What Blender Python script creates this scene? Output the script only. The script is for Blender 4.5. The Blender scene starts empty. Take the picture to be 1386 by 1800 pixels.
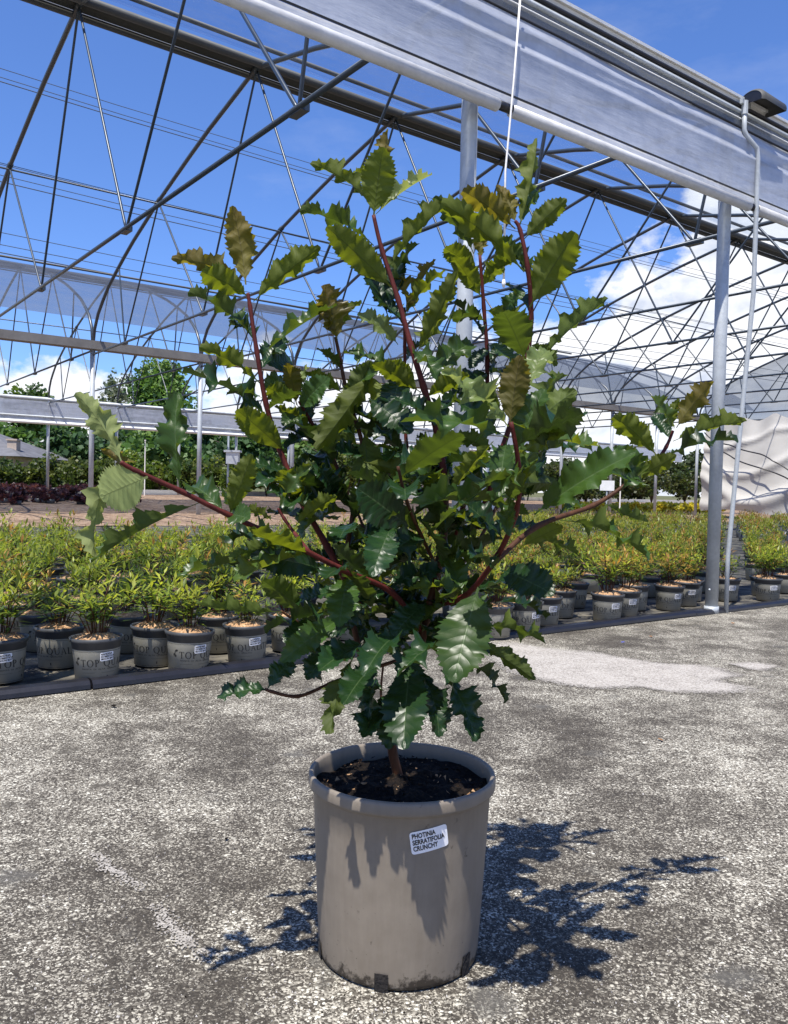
import bpy, math, random
from mathutils import Vector, Matrix, noise as mnoise
R = math.radians
random.seed(7)
scene = bpy.context.scene
COL = scene.collection

# ------------------------------------------------------------------ camera
F, PITCH, ROLL, CAMH = 1472.16, 0.02576, 0.02324, 0.8
_up = Vector((0, math.sin(PITCH), math.cos(PITCH)))
_fw = Vector((0, math.cos(PITCH), -math.sin(PITCH)))
_c, _s = math.cos(ROLL), math.sin(ROLL)
RIGHT = Vector((1, 0, 0)) * _c + _up * _s
UP = Vector((1, 0, 0)) * -_s + _up * _c
CAM = Vector((0, 0, CAMH))
cd = bpy.data.cameras.new('camera')
cam = bpy.data.objects.new('camera', cd)
COL.objects.link(cam)
cam.matrix_world = Matrix(((RIGHT.x, UP.x, -_fw.x, CAM.x), (RIGHT.y, UP.y, -_fw.y, CAM.y), (RIGHT.z, UP.z, -_fw.z, CAM.z), (0, 0, 0, 1)))
cd.sensor_fit = 'HORIZONTAL'
cd.sensor_width = 36
cd.lens = F / 1386 * 36
cd.clip_start = 0.05
cd.clip_end = 2000
scene.camera = cam

# ------------------------------------------------------------------ world, sun, exposure
SUNV = Vector((0.15, 0.39, -1.0)).normalized()          # direction the light travels
SUN_EL = math.asin(-SUNV.z)
SUN_AZ = math.atan2(-SUNV.x, -SUNV.y)
world = bpy.data.worlds.new('World')
scene.world = world
world.use_nodes = True
wn, wl = world.node_tree.nodes, world.node_tree.links
wn.clear()

def build_world():
    N = lambda t: wn.new(t)
    def math_(op, a, b=None, c=None, clamp=False):
        n = N('ShaderNodeMath'); n.operation = op; n.use_clamp = clamp
        for i, v in enumerate((a, b, c)):
            if v is None: continue
            if isinstance(v, (int, float)): n.inputs[i].default_value = v
            else: wl.new(v, n.inputs[i])
        return n.outputs[0]
    out = N('ShaderNodeOutputWorld'); bg = N('ShaderNodeBackground')
    sky = N('ShaderNodeTexSky'); sky.sky_type = 'NISHITA'; sky.sun_disc = False
    sky.sun_elevation = SUN_EL; sky.sun_rotation = SUN_AZ % (2 * math.pi)
    sky.altitude = 150; sky.air_density = 1.0; sky.dust_density = 0.5; sky.ozone_density = 2.4
    tc = N('ShaderNodeTexCoord'); sep = N('ShaderNodeSeparateXYZ'); wl.new(tc.outputs['Generated'], sep.inputs[0])
    x, y, z = sep.outputs
    el = math_('ARCSINE', z)
    az = math_('ARCTAN2', x, y)
    # cloud bank: noise over direction, more cover near the horizon, one heaped cumulus to the right
    def noise(scale, detail, rough, stretch=1.0, off=0.0):
        mp = N('ShaderNodeMapping'); mp.inputs['Scale'].default_value = (1, 1, stretch); mp.inputs['Location'].default_value = (off, off * .7, off * .3)
        wl.new(tc.outputs['Generated'], mp.inputs[0])
        n = N('ShaderNodeTexNoise'); n.inputs['Scale'].default_value = scale; n.inputs['Detail'].default_value = detail; n.inputs['Roughness'].default_value = rough
        wl.new(mp.outputs[0], n.inputs['Vector']); return n.outputs[0]
    nb = noise(9.0, 9, 0.58, 1.6, 3.1)
    nl = noise(3.2, 5, 0.5, 4.0, 8.3)
    # height of the top of the bank over azimuth
    def gauss(a0, w, h):
        d = math_('SUBTRACT', az, a0); d = math_('DIVIDE', d, w); d = math_('MULTIPLY', d, d)
        return math_('MULTIPLY', math_('POWER', 2.718, math_('MULTIPLY', d, -1.0)), h)
    top = math_('ADD', gauss(R(23), R(8.5), R(10.0)), gauss(R(8), R(11), R(4.0)))
    top = math_('ADD', top, gauss(R(80), R(20), R(5)))
    top = math_('ADD', top, gauss(R(-150), R(25), R(5)))
    top = math_('ADD', top, R(7.0))
    d = math_('SUBTRACT', top, el)                                      # >0 below the top
    dens = math_('ADD', math_('MULTIPLY', d, 10.0), math_('MULTIPLY', math_('SUBTRACT', nb, 0.5), 3.4))
    mask = math_('MULTIPLY_ADD', dens, 2.6, 0.55, clamp=True)
    # gaps of blue low down in the bank
    gap = math_('MULTIPLY_ADD', math_('SUBTRACT', nl, 0.44), 6.5, 0.35, clamp=True)
    low = math_('MULTIPLY', math_('MULTIPLY_ADD', d, 7.0, -0.6, clamp=True), 0.75)
    keep = math_('SUBTRACT', 1.0, math_('MULTIPLY', low, math_('SUBTRACT', 1.0, gap)))
    mask = math_('MULTIPLY', mask, keep)
    wisp = noise(2.2, 7, 0.62, 3.0, 1.7)
    wm = math_('MULTIPLY', math_('MULTIPLY_ADD', math_('SUBTRACT', wisp, 0.58), 3.0, 0.0, clamp=True), 0.22)
    mask = math_('MAXIMUM', mask, wm)
    up = math_('MULTIPLY_ADD', z, 20.0, 1.0, clamp=True)
    mask = math_('MULTIPLY', mask, up)
    sh = noise(14.0, 6, 0.55, 1.5, 5.5)
    ramp = N('ShaderNodeValToRGB'); ramp.color_ramp.elements[0].position = 0.32; ramp.color_ramp.elements[0].color = (6.4, 7.0, 8.4, 1)
    ramp.color_ramp.elements[1].position = 0.52; ramp.color_ramp.elements[1].color = (10.2, 10.3, 10.6, 1)
    wl.new(sh, ramp.inputs[0])
    hs = N('ShaderNodeMixRGB'); hs.blend_type = 'MULTIPLY'; hs.inputs[0].default_value = 1
    wl.new(sky.outputs[0], hs.inputs[1]); hs.inputs[2].default_value = (0.90, 1.20, 1.80, 1)
    mix = N('ShaderNodeMixRGB'); wl.new(mask, mix.inputs[0]); wl.new(hs.outputs[0], mix.inputs[1]); wl.new(ramp.outputs[0], mix.inputs[2])
    wl.new(mix.outputs[0], bg.inputs[0]); bg.inputs[1].default_value = 0.075
    wl.new(bg.outputs[0], out.inputs[0])
build_world()
sl = bpy.data.lights.new('sun', 'SUN')
sl.energy = 5.0
sl.angle = R(0.53)
sl.color = (1.0, 0.95, 0.87)
so = bpy.data.objects.new('sun', sl)
COL.objects.link(so)
so.rotation_euler = SUNV.to_track_quat('-Z', 'Y').to_euler()
so.location = (-3, -5, 12)
vs = scene.view_settings
vs.view_transform = 'Standard'
vs.look = 'None'
vs.exposure = 0.6
vs.gamma = 1.0
vs.use_curve_mapping = False
scene.render.engine = 'CYCLES'
scene.cycles.max_bounces = 8
scene.cycles.transparent_max_bounces = 24

# ------------------------------------------------------------------ helpers
def ray(px, py):
    return RIGHT * ((px - 693) / F) + UP * ((900 - py) / F) + _fw
def at(px, py, Y):
    r = ray(px, py)
    return CAM + r * (Y / r.y)
def gnd(px, py, z=0.0):
    r = ray(px, py)
    return CAM + r * ((z - CAMH) / r.z)
TH = 0.930458
US, UC = math.sin(TH), math.cos(TH)
def G(u, v, z=0.0):
    return Vector((u * US - v * UC, u * UC + v * US, z))
def toUV(p):
    return p.x * US + p.y * UC, -p.x * UC + p.y * US

class MB:
    def __init__(s): s.v = []; s.f = []; s.m = []; s.uv = None; s.col = None
    def add(s, vs, fs, mi=0):
        o = len(s.v); s.v += [tuple(p) for p in vs]; s.f += [tuple(i + o for i in f) for f in fs]; s.m += [mi] * len(fs)
    def box(s, a, b, mi=0):
        x0, y0, z0 = a; x1, y1, z1 = b
        s.add([(x0, y0, z0), (x1, y0, z0), (x1, y1, z0), (x0, y1, z0), (x0, y0, z1), (x1, y0, z1), (x1, y1, z1), (x0, y1, z1)],
              [(0, 3, 2, 1), (4, 5, 6, 7), (0, 1, 5, 4), (1, 2, 6, 5), (2, 3, 7, 6), (3, 0, 4, 7)], mi)
    def beam(s, a, b, w, h, upv=Vector((0, 0, 1)), mi=0):
        a = Vector(a); b = Vector(b); d = (b - a).normalized(); x = d.cross(upv).normalized(); y = x.cross(d)
        P = [a + x * i * w / 2 + y * j * h / 2 for i, j in ((-1, -1), (1, -1), (1, 1), (-1, 1))] + [b + x * i * w / 2 + y * j * h / 2 for i, j in ((-1, -1), (1, -1), (1, 1), (-1, 1))]
        s.add(P, [(0, 1, 2, 3), (7, 6, 5, 4), (0, 4, 5, 1), (1, 5, 6, 2), (2, 6, 7, 3), (3, 7, 4, 0)], mi)
    def tube(s, pts, rad, n=8, caps=True, mi=0):
        pts = [Vector(p) for p in pts]
        rads = rad if isinstance(rad, (list, tuple)) else [rad] * len(pts)
        o = len(s.v); ref = None
        for i, p in enumerate(pts):
            d = (pts[min(i + 1, len(pts) - 1)] - pts[max(i - 1, 0)]).normalized()
            if ref is None:
                ref = d.orthogonal().normalized()
            ref = (ref - d * ref.dot(d)).normalized(); y = d.cross(ref)
            for k in range(n):
                a = 2 * math.pi * k / n
                s.v.append(tuple(p + (ref * math.cos(a) + y * math.sin(a)) * rads[i]))
        for i in range(len(pts) - 1):
            for k in range(n):
                k2 = (k + 1) % n
                s.f.append((o + i * n + k, o + i * n + k2, o + (i + 1) * n + k2, o + (i + 1) * n + k)); s.m.append(mi)
        if caps:
            s.f.append(tuple(o + k for k in reversed(range(n)))); s.m.append(mi)
            e = o + (len(pts) - 1) * n
            s.f.append(tuple(e + k for k in range(n))); s.m.append(mi)
    def lathe(s, prof, n=48, mi=0):
        o = len(s.v)
        for r, z in prof:
            for k in range(n):
                a = 2 * math.pi * k / n
                s.v.append((r * math.cos(a), r * math.sin(a), z))
        for i in range(len(prof) - 1):
            for k in range(n):
                k2 = (k + 1) % n
                s.f.append((o + i * n + k, o + i * n + k2, o + (i + 1) * n + k2, o + (i + 1) * n + k)); s.m.append(mi)
    def grid(s, fn, nu, nv, mi=0):
        o = len(s.v)
        for i in range(nu + 1):
            for j in range(nv + 1):
                s.v.append(tuple(fn(i / nu, j / nv)))
        for i in range(nu):
            for j in range(nv):
                a = o + i * (nv + 1) + j
                s.f.append((a, a + nv + 1, a + nv + 2, a + 1)); s.m.append(mi)
    def mesh(s, name, mats, smooth=False):
        me = bpy.data.meshes.new(name)
        me.from_pydata(s.v, [], s.f)
        for m in (mats if isinstance(mats, (list, tuple)) else [mats]): me.materials.append(m)
        me.polygons.foreach_set('material_index', s.m)
        if smooth: me.polygons.foreach_set('use_smooth', [True] * len(s.f))
        if s.col:
            ca = me.color_attributes.new('tint', 'FLOAT_COLOR', 'POINT')
            ca.data.foreach_set('color', [c for q in s.col for c in q])
        me.update()
        return me
    def build(s, name, mats, parent=None, smooth=False):
        return link(name, s.mesh(name, mats, smooth), parent)

def link(name, me, parent=None):
    o = bpy.data.objects.new(name, me)
    COL.objects.link(o)
    if parent: o.parent = parent
    return o
def tag(o, label, cat, group=None):
    o['label'] = label; o['category'] = cat
    if group: o['group'] = group
    return o
def thing(name, loc, label, cat, group=None, rz=0):
    o = bpy.data.objects.new(name, None); COL.objects.link(o)
    o.empty_display_size = 0.1
    o.location = loc; o.rotation_euler = (0, 0, rz)
    return tag(o, label, cat, group)
def kind(o, k):
    o['kind'] = k; return o

# ------------------------------------------------------------------ materials
class NT:
    def __init__(s, name):
        s.mat = bpy.data.materials.new(name); s.mat.use_nodes = True
        s.n = s.mat.node_tree.nodes; s.l = s.mat.node_tree.links; s.n.clear()
        s.out = s.n.new('ShaderNodeOutputMaterial')
    def new(s, t, **kw):
        n = s.n.new(t)
        for k, v in kw.items(): setattr(n, k, v)
        return n
    def set(s, sock, v):
        if isinstance(v, bpy.types.NodeSocket): s.l.new(v, sock)
        elif isinstance(v, (int, float)):
            sock.default_value = v
        else: sock.default_value = (*v, 1) if len(v) == 3 and sock.type == 'RGBA' else v
    def math(s, op, a, b=None, c=None, clamp=False):
        n = s.new('ShaderNodeMath', operation=op, use_clamp=clamp)
        for i, v in enumerate((a, b, c)):
            if v is not None: s.set(n.inputs[i], v)
        return n.outputs[0]
    def coord(s, which='Object', scale=(1, 1, 1), loc=(0, 0, 0)):
        t = s.new('ShaderNodeTexCoord'); m = s.new('ShaderNodeMapping')
        m.inputs['Scale'].default_value = scale; m.inputs['Location'].default_value = loc
        s.l.new(t.outputs[which], m.inputs[0]); return m.outputs[0]
    def noise(s, vec, scale, detail=4, rough=0.5, out=0):
        n = s.new('ShaderNodeTexNoise'); n.inputs['Scale'].default_value = scale; n.inputs['Detail'].default_value = detail; n.inputs['Roughness'].default_value = rough
        s.l.new(vec, n.inputs['Vector']); return n.outputs[out]
    def voro(s, vec, scale, feature='F1'):
        n = s.new('ShaderNodeTexVoronoi', feature=feature); n.inputs['Scale'].default_value = scale
        s.l.new(vec, n.inputs['Vector']); return n
    def ramp(s, fac, stops, interp='LINEAR'):
        n = s.new('ShaderNodeValToRGB'); n.color_ramp.interpolation = interp
        e = n.color_ramp.elements
        while len(e) < len(stops): e.new(0.5)
        for q, (p, c) in zip(e, stops): q.position = p; q.color = (*c, 1) if len(c) == 3 else c
        s.set(n.inputs[0], fac); return n.outputs[0]
    def mix(s, fac, a, b, blend='MIX'):
        n = s.new('ShaderNodeMixRGB', blend_type=blend)
        s.set(n.inputs[0], fac); s.set(n.inputs[1], a); s.set(n.inputs[2], b); return n.outputs[0]
    def bump(s, h, strength=0.3, dist=0.01):
        n = s.new('ShaderNodeBump'); n.inputs['Strength'].default_value = strength; n.inputs['Distance'].default_value = dist
        s.l.new(h, n.inputs['Height']); return n.outputs[0]
    def pbr(s, col, rough=0.5, metal=0.0, spec=0.5, normal=None, **kw):
        n = s.new('ShaderNodeBsdfPrincipled')
        s.set(n.inputs['Base Color'], col); s.set(n.inputs['Roughness'], rough); s.set(n.inputs['Metallic'], metal); s.set(n.inputs['Specular IOR Level'], spec)
        if normal is not None: s.l.new(normal, n.inputs['Normal'])
        for k, v in kw.items(): s.set(n.inputs[k], v)
        return n.outputs[0]
    def mixs(s, fac, a, b):
        n = s.new('ShaderNodeMixShader'); s.set(n.inputs[0], fac); s.l.new(a, n.inputs[1]); s.l.new(b, n.inputs[2]); return n.outputs[0]
    def done(s, sh):
        s.l.new(sh, s.out.inputs[0]); return s.mat

def simple(name, col, rough=0.5, metal=0.0, var=0.15, scale=20, bump=0.0, spec=0.5):
    t = NT(name); c = t.coord()
    n = t.noise(c, scale, 5, 0.6)
    lo = tuple(x * (1 - var) for x in col); hi = tuple(min(1, x * (1 + var)) for x in col)
    cc = t.ramp(n, [(0.3, lo), (0.7, hi)])
    nm = t.bump(t.noise(c, scale * 3, 4), bump, 0.005) if bump else None
    return t.done(t.pbr(cc, rough, metal, spec, nm))

def m_yard():
    t = NT('yard_aggregate'); c = t.coord()
    wob = t.noise(c, 40, 2, 0.5, 1)
    vv = t.new('ShaderNodeVectorMath', operation='MULTIPLY_ADD'); t.l.new(wob, vv.inputs[0]); vv.inputs[1].default_value = (0.012,) * 3; t.l.new(c, vv.inputs[2])
    v1 = t.voro(vv.outputs[0], 205); v2 = t.voro(vv.outputs[0], 400)
    sep = t.new('ShaderNodeSeparateColor'); t.l.new(v1.outputs['Color'], sep.inputs[0])
    sep2 = t.new('ShaderNodeSeparateColor'); t.l.new(v2.outputs['Color'], sep2.inputs[0])
    big = t.noise(c, 1.3, 5, 0.6); med = t.noise(c, 5.5, 5, 0.62); fin = t.noise(c, 16, 4, 0.6)
    blot = t.math('ADD', t.math('MULTIPLY', big, 0.55), t.math('ADD', t.math('MULTIPLY', med, 0.4), t.math('MULTIPLY', fin, 0.18)))
    b01 = t.math('MULTIPLY_ADD', t.math('SUBTRACT', blot, 0.575), 4.0, 0.5, clamp=True)
    # share of pale chips, more where the binder has worn off
    k1 = t.math('ADD', sep.outputs[0], t.math('MULTIPLY_ADD', b01, 0.78, -0.40))
    k2 = t.math('ADD', sep2.outputs[0], t.math('MULTIPLY_ADD', b01, 0.66, -0.34))
    c1 = t.ramp(k1, [(0.0, (0.0397, 0.0337, 0.0257)), (0.34, (0.0701, 0.0598, 0.0465)), (0.60, (0.1530, 0.1372, 0.1081)), (0.86, (0.4494, 0.4192, 0.3412)), (1.0, (0.6395, 0.6137, 0.5137))])
    c2 = t.ramp(k2, [(0.0, (0.0374, 0.0313, 0.0241)), (0.5, (0.0889, 0.0772, 0.0601)), (0.9, (0.4839, 0.4493, 0.3680))])
    col = t.mix(t.math('GREATER_THAN', sep.outputs[1], 0.45), c1, c2)
    # dark gaps between chips
    edge = t.math('MULTIPLY_ADD', v1.outputs['Distance'], 1.0, 0.0)
    col = t.mix(t.math('MULTIPLY_ADD', edge, 1.5, -0.62, clamp=True), col, (0.0350, 0.0304, 0.0236))
    # patches where smooth binder still covers the chips
    pn = t.noise(c, 7.0, 3, 0.55); pm = t.math('MULTIPLY_ADD', t.math('SUBTRACT', pn, 0.625), 12.0, 0.0, clamp=True)
    col = t.mix(t.math('MULTIPLY', pm, 0.8), col, (0.0632, 0.0551, 0.0427))
    sv = t.voro(t.coord('Object', (1, 1, 0)), 4.5); ss = t.new('ShaderNodeSeparateColor'); t.l.new(sv.outputs['Color'], ss.inputs[0])
    sd = t.math('ADD', sv.outputs['Distance'], t.math('MULTIPLY_ADD', t.noise(c, 18, 4, 0.6), 0.5, -0.25))
    sm = t.math('MULTIPLY', t.math('MULTIPLY_ADD', sd, -7.0, 1.6, clamp=True), t.math('GREATER_THAN', ss.outputs[0], 0.45))
    col = t.mix(t.math('MULTIPLY', sm, 0.75), col, (0.085, 0.080, 0.070))
    stn = t.noise(t.coord('Object', (1.0, 0.45, 1)), 0.9, 6, 0.6)
    col = t.mix(t.math('MULTIPLY_ADD', t.math('SUBTRACT', stn, 0.5), 3.0, 0.0, clamp=True), col, t.mix(1.0, col, (0.80, 0.79, 0.78), 'MULTIPLY'))
    h = t.math('ADD', t.math('MULTIPLY', v1.outputs['Distance'], -0.8), t.math('MULTIPLY', v2.outputs['Distance'], -0.5))
    return t.done(t.pbr(col, 0.85, 0, 0.3, t.bump(h, 0.55, 0.004)))
def m_spill(name='pale_grit', dens=1.0):
    t = NT(name); c = t.coord()
    v1 = t.voro(c, 190); sep = t.new('ShaderNodeSeparateColor'); t.l.new(v1.outputs['Color'], sep.inputs[0])
    k = t.math('ADD', sep.outputs[0], t.math('MULTIPLY_ADD', t.noise(c, 9, 4), 0.7, -0.35))
    col = t.ramp(k, [(0.0, (0.1788, 0.1620, 0.1424)), (0.3, (0.3047, 0.2786, 0.2446)), (1.0, (0.4372, 0.4082, 0.3653))])
    p = t.pbr(col, 0.9, 0, 0.25, t.bump(t.math('MULTIPLY', v1.outputs['Distance'], -1.0), 0.5, 0.004))
    a = t.new('ShaderNodeAttribute'); a.attribute_name = 'tint'
    v2 = t.voro(c, 300); s2 = t.new('ShaderNodeSeparateColor'); t.l.new(v2.outputs['Color'], s2.inputs[0])
    cover = t.math('ADD', t.math('MULTIPLY', a.outputs['Fac'], 1.3 * dens), t.math('MULTIPLY_ADD', t.noise(c, 14, 5, 0.65), 0.9, -0.5))
    vis = t.math('GREATER_THAN', cover, s2.outputs[2])          # grit lies chip by chip, thinning out at the rim
    tr = t.new('ShaderNodeBsdfTransparent')
    return t.done(t.mixs(t.math('MULTIPLY', vis, 1.0 if dens > 0.9 else 0.85), tr.outputs[0], p))
def m_ground():
    t = NT('field_ground'); c = t.coord()
    col = t.ramp(t.noise(c, 0.35, 6, 0.65), [(0.3, (0.05, 0.07, 0.025)), (0.55, (0.11, 0.11, 0.05)), (0.75, (0.17, 0.13, 0.085))])
    return t.done(t.pbr(col, 0.95, 0, 0.2, t.bump(t.noise(c, 30, 5), 0.6, 0.03)))
def m_fabric():
    t = NT('ground_cover_fabric'); c = t.coord()
    w1 = t.new('ShaderNodeTexWave'); w1.inputs['Scale'].default_value = 60; t.l.new(c, w1.inputs['Vector'])
    dirt = t.noise(c, 5, 6, 0.65)
    col = t.mix(t.math('MULTIPLY_ADD', t.math('SUBTRACT', dirt, 0.46), 5.0, 0.2, clamp=True), (0.022, 0.022, 0.024), (0.15, 0.135, 0.105))
    return t.done(t.pbr(col, 0.8, 0, 0.3, t.bump(t.math('ADD', w1.outputs[1], t.math('MULTIPLY', dirt, 2)), 0.3, 0.004)))
def m_soilbed():
    t = NT('brown_gravel'); c = t.coord()
    v = t.voro(c, 14); sep = t.new('ShaderNodeSeparateColor'); t.l.new(v.outputs['Color'], sep.inputs[0])
    col = t.ramp(t.math('ADD', t.math('MULTIPLY', sep.outputs[0], 0.5), t.math('MULTIPLY', t.noise(c, 1.2, 5), 0.6)), [(0.2, (0.10, 0.065, 0.042)), (0.6, (0.25, 0.17, 0.115)), (0.9, (0.40, 0.30, 0.21))])
    return t.done(t.pbr(col, 0.95, 0, 0.2, t.bump(v.outputs['Distance'], 0.8, 0.05)))
def m_steel(name, col, rough=0.42, metal=0.75):
    t = NT(name); c = t.coord('Object'); 
    v = t.voro(c, 55); sep = t.new('ShaderNodeSeparateColor'); t.l.new(v.outputs['Color'], sep.inputs[0])
    n = t.noise(c, 3.0, 6, 0.6)
    k = t.math('ADD', t.math('MULTIPLY', sep.outputs[0], 0.12), t.math('MULTIPLY', n, 0.9))
    cc = t.ramp(k, [(0.25, tuple(x * 0.72 for x in col)), (0.75, tuple(min(1, x * 1.18) for x in col))])
    return t.done(t.pbr(cc, t.math('MULTIPLY_ADD', n, 0.3, rough - 0.15), metal, 0.5))
def m_film(name, col, opac, rough=0.35, tint=(0.86, 0.9, 0.95), streak=True, transl=0.35):
    t = NT(name); c = t.coord('Object')
    n = t.noise(t.coord('Object', (1.0, 1.0, 7.0)), 1.2, 7, 0.62)
    n2 = t.noise(c, 7.0, 6, 0.65)
    k = t.math('ADD', t.math('MULTIPLY', n, 0.6), t.math('MULTIPLY', n2, 0.4))
    cc = t.ramp(k, [(0.3, tuple(x * 0.62 for x in col)), (0.62, col)])
    p = t.pbr(cc, rough, 0, 0.5, t.bump(n, 0.35, 0.02))
    tl = t.new('ShaderNodeBsdfTranslucent'); t.set(tl.inputs[0], cc)
    body = t.mixs(transl, p, tl.outputs[0])
    tr = t.new('ShaderNodeBsdfTransparent'); t.set(tr.inputs[0], tint)
    op = t.math('MULTIPLY_ADD', t.math('SUBTRACT', k, 0.5), 0.5 if streak else 0.0, opac, clamp=True)
    return t.done(t.mixs(op, tr.outputs[0], body))
def m_leaf(name, top, under, trans, vein, rough=0.3, tfac=0.35, var=0.25, tipc=None):
    t = NT(name)
    uv = t.new('ShaderNodeUVMap'); sep = t.new('ShaderNodeSeparateXYZ'); t.l.new(uv.outputs[0], sep.inputs[0])
    s = t.math('ABSOLUTE', t.math('MULTIPLY_ADD', sep.outputs[0], 2.0, -1.0)); v = sep.outputs[1]
    oi = t.new('ShaderNodeObjectInfo'); rnd = oi.outputs['Random']
    c = t.coord('Object')
    nz = t.noise(c, 5, 5, 0.6)
    # lateral veins run forward from the midrib
    ph = t.math('ADD', t.math('MULTIPLY_ADD', s, -0.16, v), t.math('MULTIPLY', nz, 0.03))
    wv = t.math('ABSOLUTE', t.math('SINE', t.math('MULTIPLY', ph, 34.0)))
    vl = t.math('SUBTRACT', 1.0, t.math('MULTIPLY', wv, 5.0), clamp=True)
    vl = t.math('MULTIPLY', vl, t.math('SUBTRACT', 0.9, s, clamp=True))
    mid = t.math('SUBTRACT', 1.0, t.math('MULTIPLY', s, 18.0), clamp=True)
    vm = t.math('MAXIMUM', t.math('MULTIPLY', vl, 0.4), t.math('MULTIPLY', mid, 0.9))
    br = t.math('MULTIPLY_ADD', rnd, 2 * var, 1 - var)
    br = t.math('MULTIPLY', br, t.math('MULTIPLY_ADD', nz, 0.7, 0.65))
    if tipc: topc = t.mix(t.math('MULTIPLY_ADD', v, 1.3, -0.55, clamp=True), top, tipc); undc = t.mix(t.math('MULTIPLY_ADD', v, 1.0, -0.45, clamp=True), under, tipc)
    else: topc, undc = top, under
    tcol = t.mix(vm, t.mix(1.0, topc, br, 'MULTIPLY'), vein)
    ucol = t.mix(t.math('MULTIPLY', vm, 0.6), t.mix(1.0, undc, br, 'MULTIPLY'), tuple(x * 0.6 for x in vein))
    geo = t.new('ShaderNodeNewGeometry')
    col = t.mix(geo.outputs['Backfacing'], tcol, ucol)
    h = t.math('ADD', t.math('MULTIPLY_ADD', t.math('MULTIPLY', wv, t.math('SUBTRACT', 1.0, s)), 0.55, t.math('MULTIPLY', vl, -0.22)), t.math('MULTIPLY_ADD', mid, -0.15, t.math('MULTIPLY', t.noise(c, 7, 2, 0.5), 1.0)))
    rg = t.math('ADD', t.math('MULTIPLY_ADD', geo.outputs['Backfacing'], 0.28, rough), t.math('MULTIPLY_ADD', nz, 0.2, -0.1))
    p = t.pbr(col, rg, 0, 0.33, t.bump(h, 0.35, 0.0028))
    tl = t.new('ShaderNodeBsdfTranslucent'); t.set(tl.inputs[0], t.mix(1.0, trans, t.math('SUBTRACT', 1.0, t.math('MULTIPLY', vm, 0.55)), 'MULTIPLY'))
    return t.done(t.mixs(tfac, p, tl.outputs[0]))
def m_tint(name, rough=0.5, tfac=0.3, tk=1.6):
    t = NT(name)
    a = t.new('ShaderNodeAttribute'); a.attribute_name = 'tint'
    oi = t.new('ShaderNodeObjectInfo')
    col = t.mix(1.0, a.outputs[0], t.math('MULTIPLY_ADD', oi.outputs['Random'], 0.35, 0.82), 'MULTIPLY')
    p = t.pbr(col, rough, 0, 0.4)
    tl = t.new('ShaderNodeBsdfTranslucent'); t.set(tl.inputs[0], t.mix(1.0, col, (tk, tk, tk * 0.6), 'MULTIPLY'))
    return t.done(t.mixs(tfac, p, tl.outputs[0]))
def m_potbig():
    t = NT('taupe_plastic'); c = t.coord('Object')
    sp = t.new('ShaderNodeSeparateXYZ'); t.l.new(c, sp.inputs[0])
    n = t.noise(c, 26, 6, 0.65); sc = t.noise(t.coord('Object', (1, 1, 0.12)), 90, 3, 0.6)
    col = t.ramp(t.math('ADD', t.math('MULTIPLY', n, 0.6), t.math('MULTIPLY', sc, 0.4)), [(0.35, (0.182, 0.154, 0.121)), (0.62, (0.218, 0.187, 0.149))])
    # soil splashed on near the bottom edge, with ragged shape
    dz = t.math('SUBTRACT', 1.0, t.math('MULTIPLY', sp.outputs[2], 26.0), clamp=True)
    dn = t.noise(c, 42, 7, 0.7)
    dm = t.math('MULTIPLY_ADD', t.math('SUBTRACT', t.math('MULTIPLY_ADD', dz, 0.34, dn), 0.645), 9.0, 0.0, clamp=True)
    col = t.mix(t.math('MULTIPLY', dm, 0.9), col, (0.0176, 0.0128, 0.0096))
    spk = t.voro(c, 70); sm = t.math('MULTIPLY', t.math('LESS_THAN', spk.outputs['Distance'], 0.085), t.math('SUBTRACT', 1.0, t.math('MULTIPLY', sp.outputs[2], 6.0), clamp=True))
    col = t.mix(t.math('MULTIPLY', sm, 0.8), col, (0.0320, 0.0240, 0.0176))
    return t.done(t.pbr(col, t.math('MULTIPLY_ADD', n, 0.2, 0.38), 0, 0.4, t.bump(t.math('ADD', sc, t.math('MULTIPLY', dm, 1.5)), 0.12, 0.002)))
def m_fibre():
    t = NT('coir_mulch'); c = t.coord('Object')
    n = t.noise(t.coord('Object', (1, 1, 1)), 60, 6, 0.7); v = t.voro(c, 120)
    col = t.ramp(t.math('ADD', t.math('MULTIPLY', n, 0.7), t.math('MULTIPLY', v.outputs['Distance'], 0.4)), [(0.3, (0.13, 0.065, 0.03)), (0.55, (0.42, 0.25, 0.13)), (0.8, (0.62, 0.42, 0.25))])
    return t.done(t.pbr(col, 0.95, 0, 0.2, t.bump(n, 0.8, 0.01)))
def m_soil():
    t = NT('potting_soil'); c = t.coord('Object')
    v = t.voro(c, 210); sep = t.new('ShaderNodeSeparateColor'); t.l.new(v.outputs['Color'], sep.inputs[0])
    col = t.ramp(t.math('ADD', t.math('MULTIPLY', sep.outputs[0], 0.65), t.math('MULTIPLY', t.noise(c, 25, 5), 0.4)), [(0.3, (0.007, 0.005, 0.004)), (0.72, (0.018, 0.012, 0.008)), (0.90, (0.05, 0.028, 0.015)), (0.97, (0.22, 0.15, 0.09))])
    return t.done(t.pbr(col, 0.95, 0, 0.2, t.bump(t.noise(c, 60, 6, 0.7), 1.0, 0.02)))
def m_bark(name, a, b):
    t = NT(name); c = t.coord('Object', (1, 1, 0.35))
    n = t.noise(c, 60, 6, 0.65)
    return t.done(t.pbr(t.ramp(n, [(0.3, a), (0.7, b)]), 0.6, 0, 0.22, t.bump(n, 0.4, 0.004)))
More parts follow.
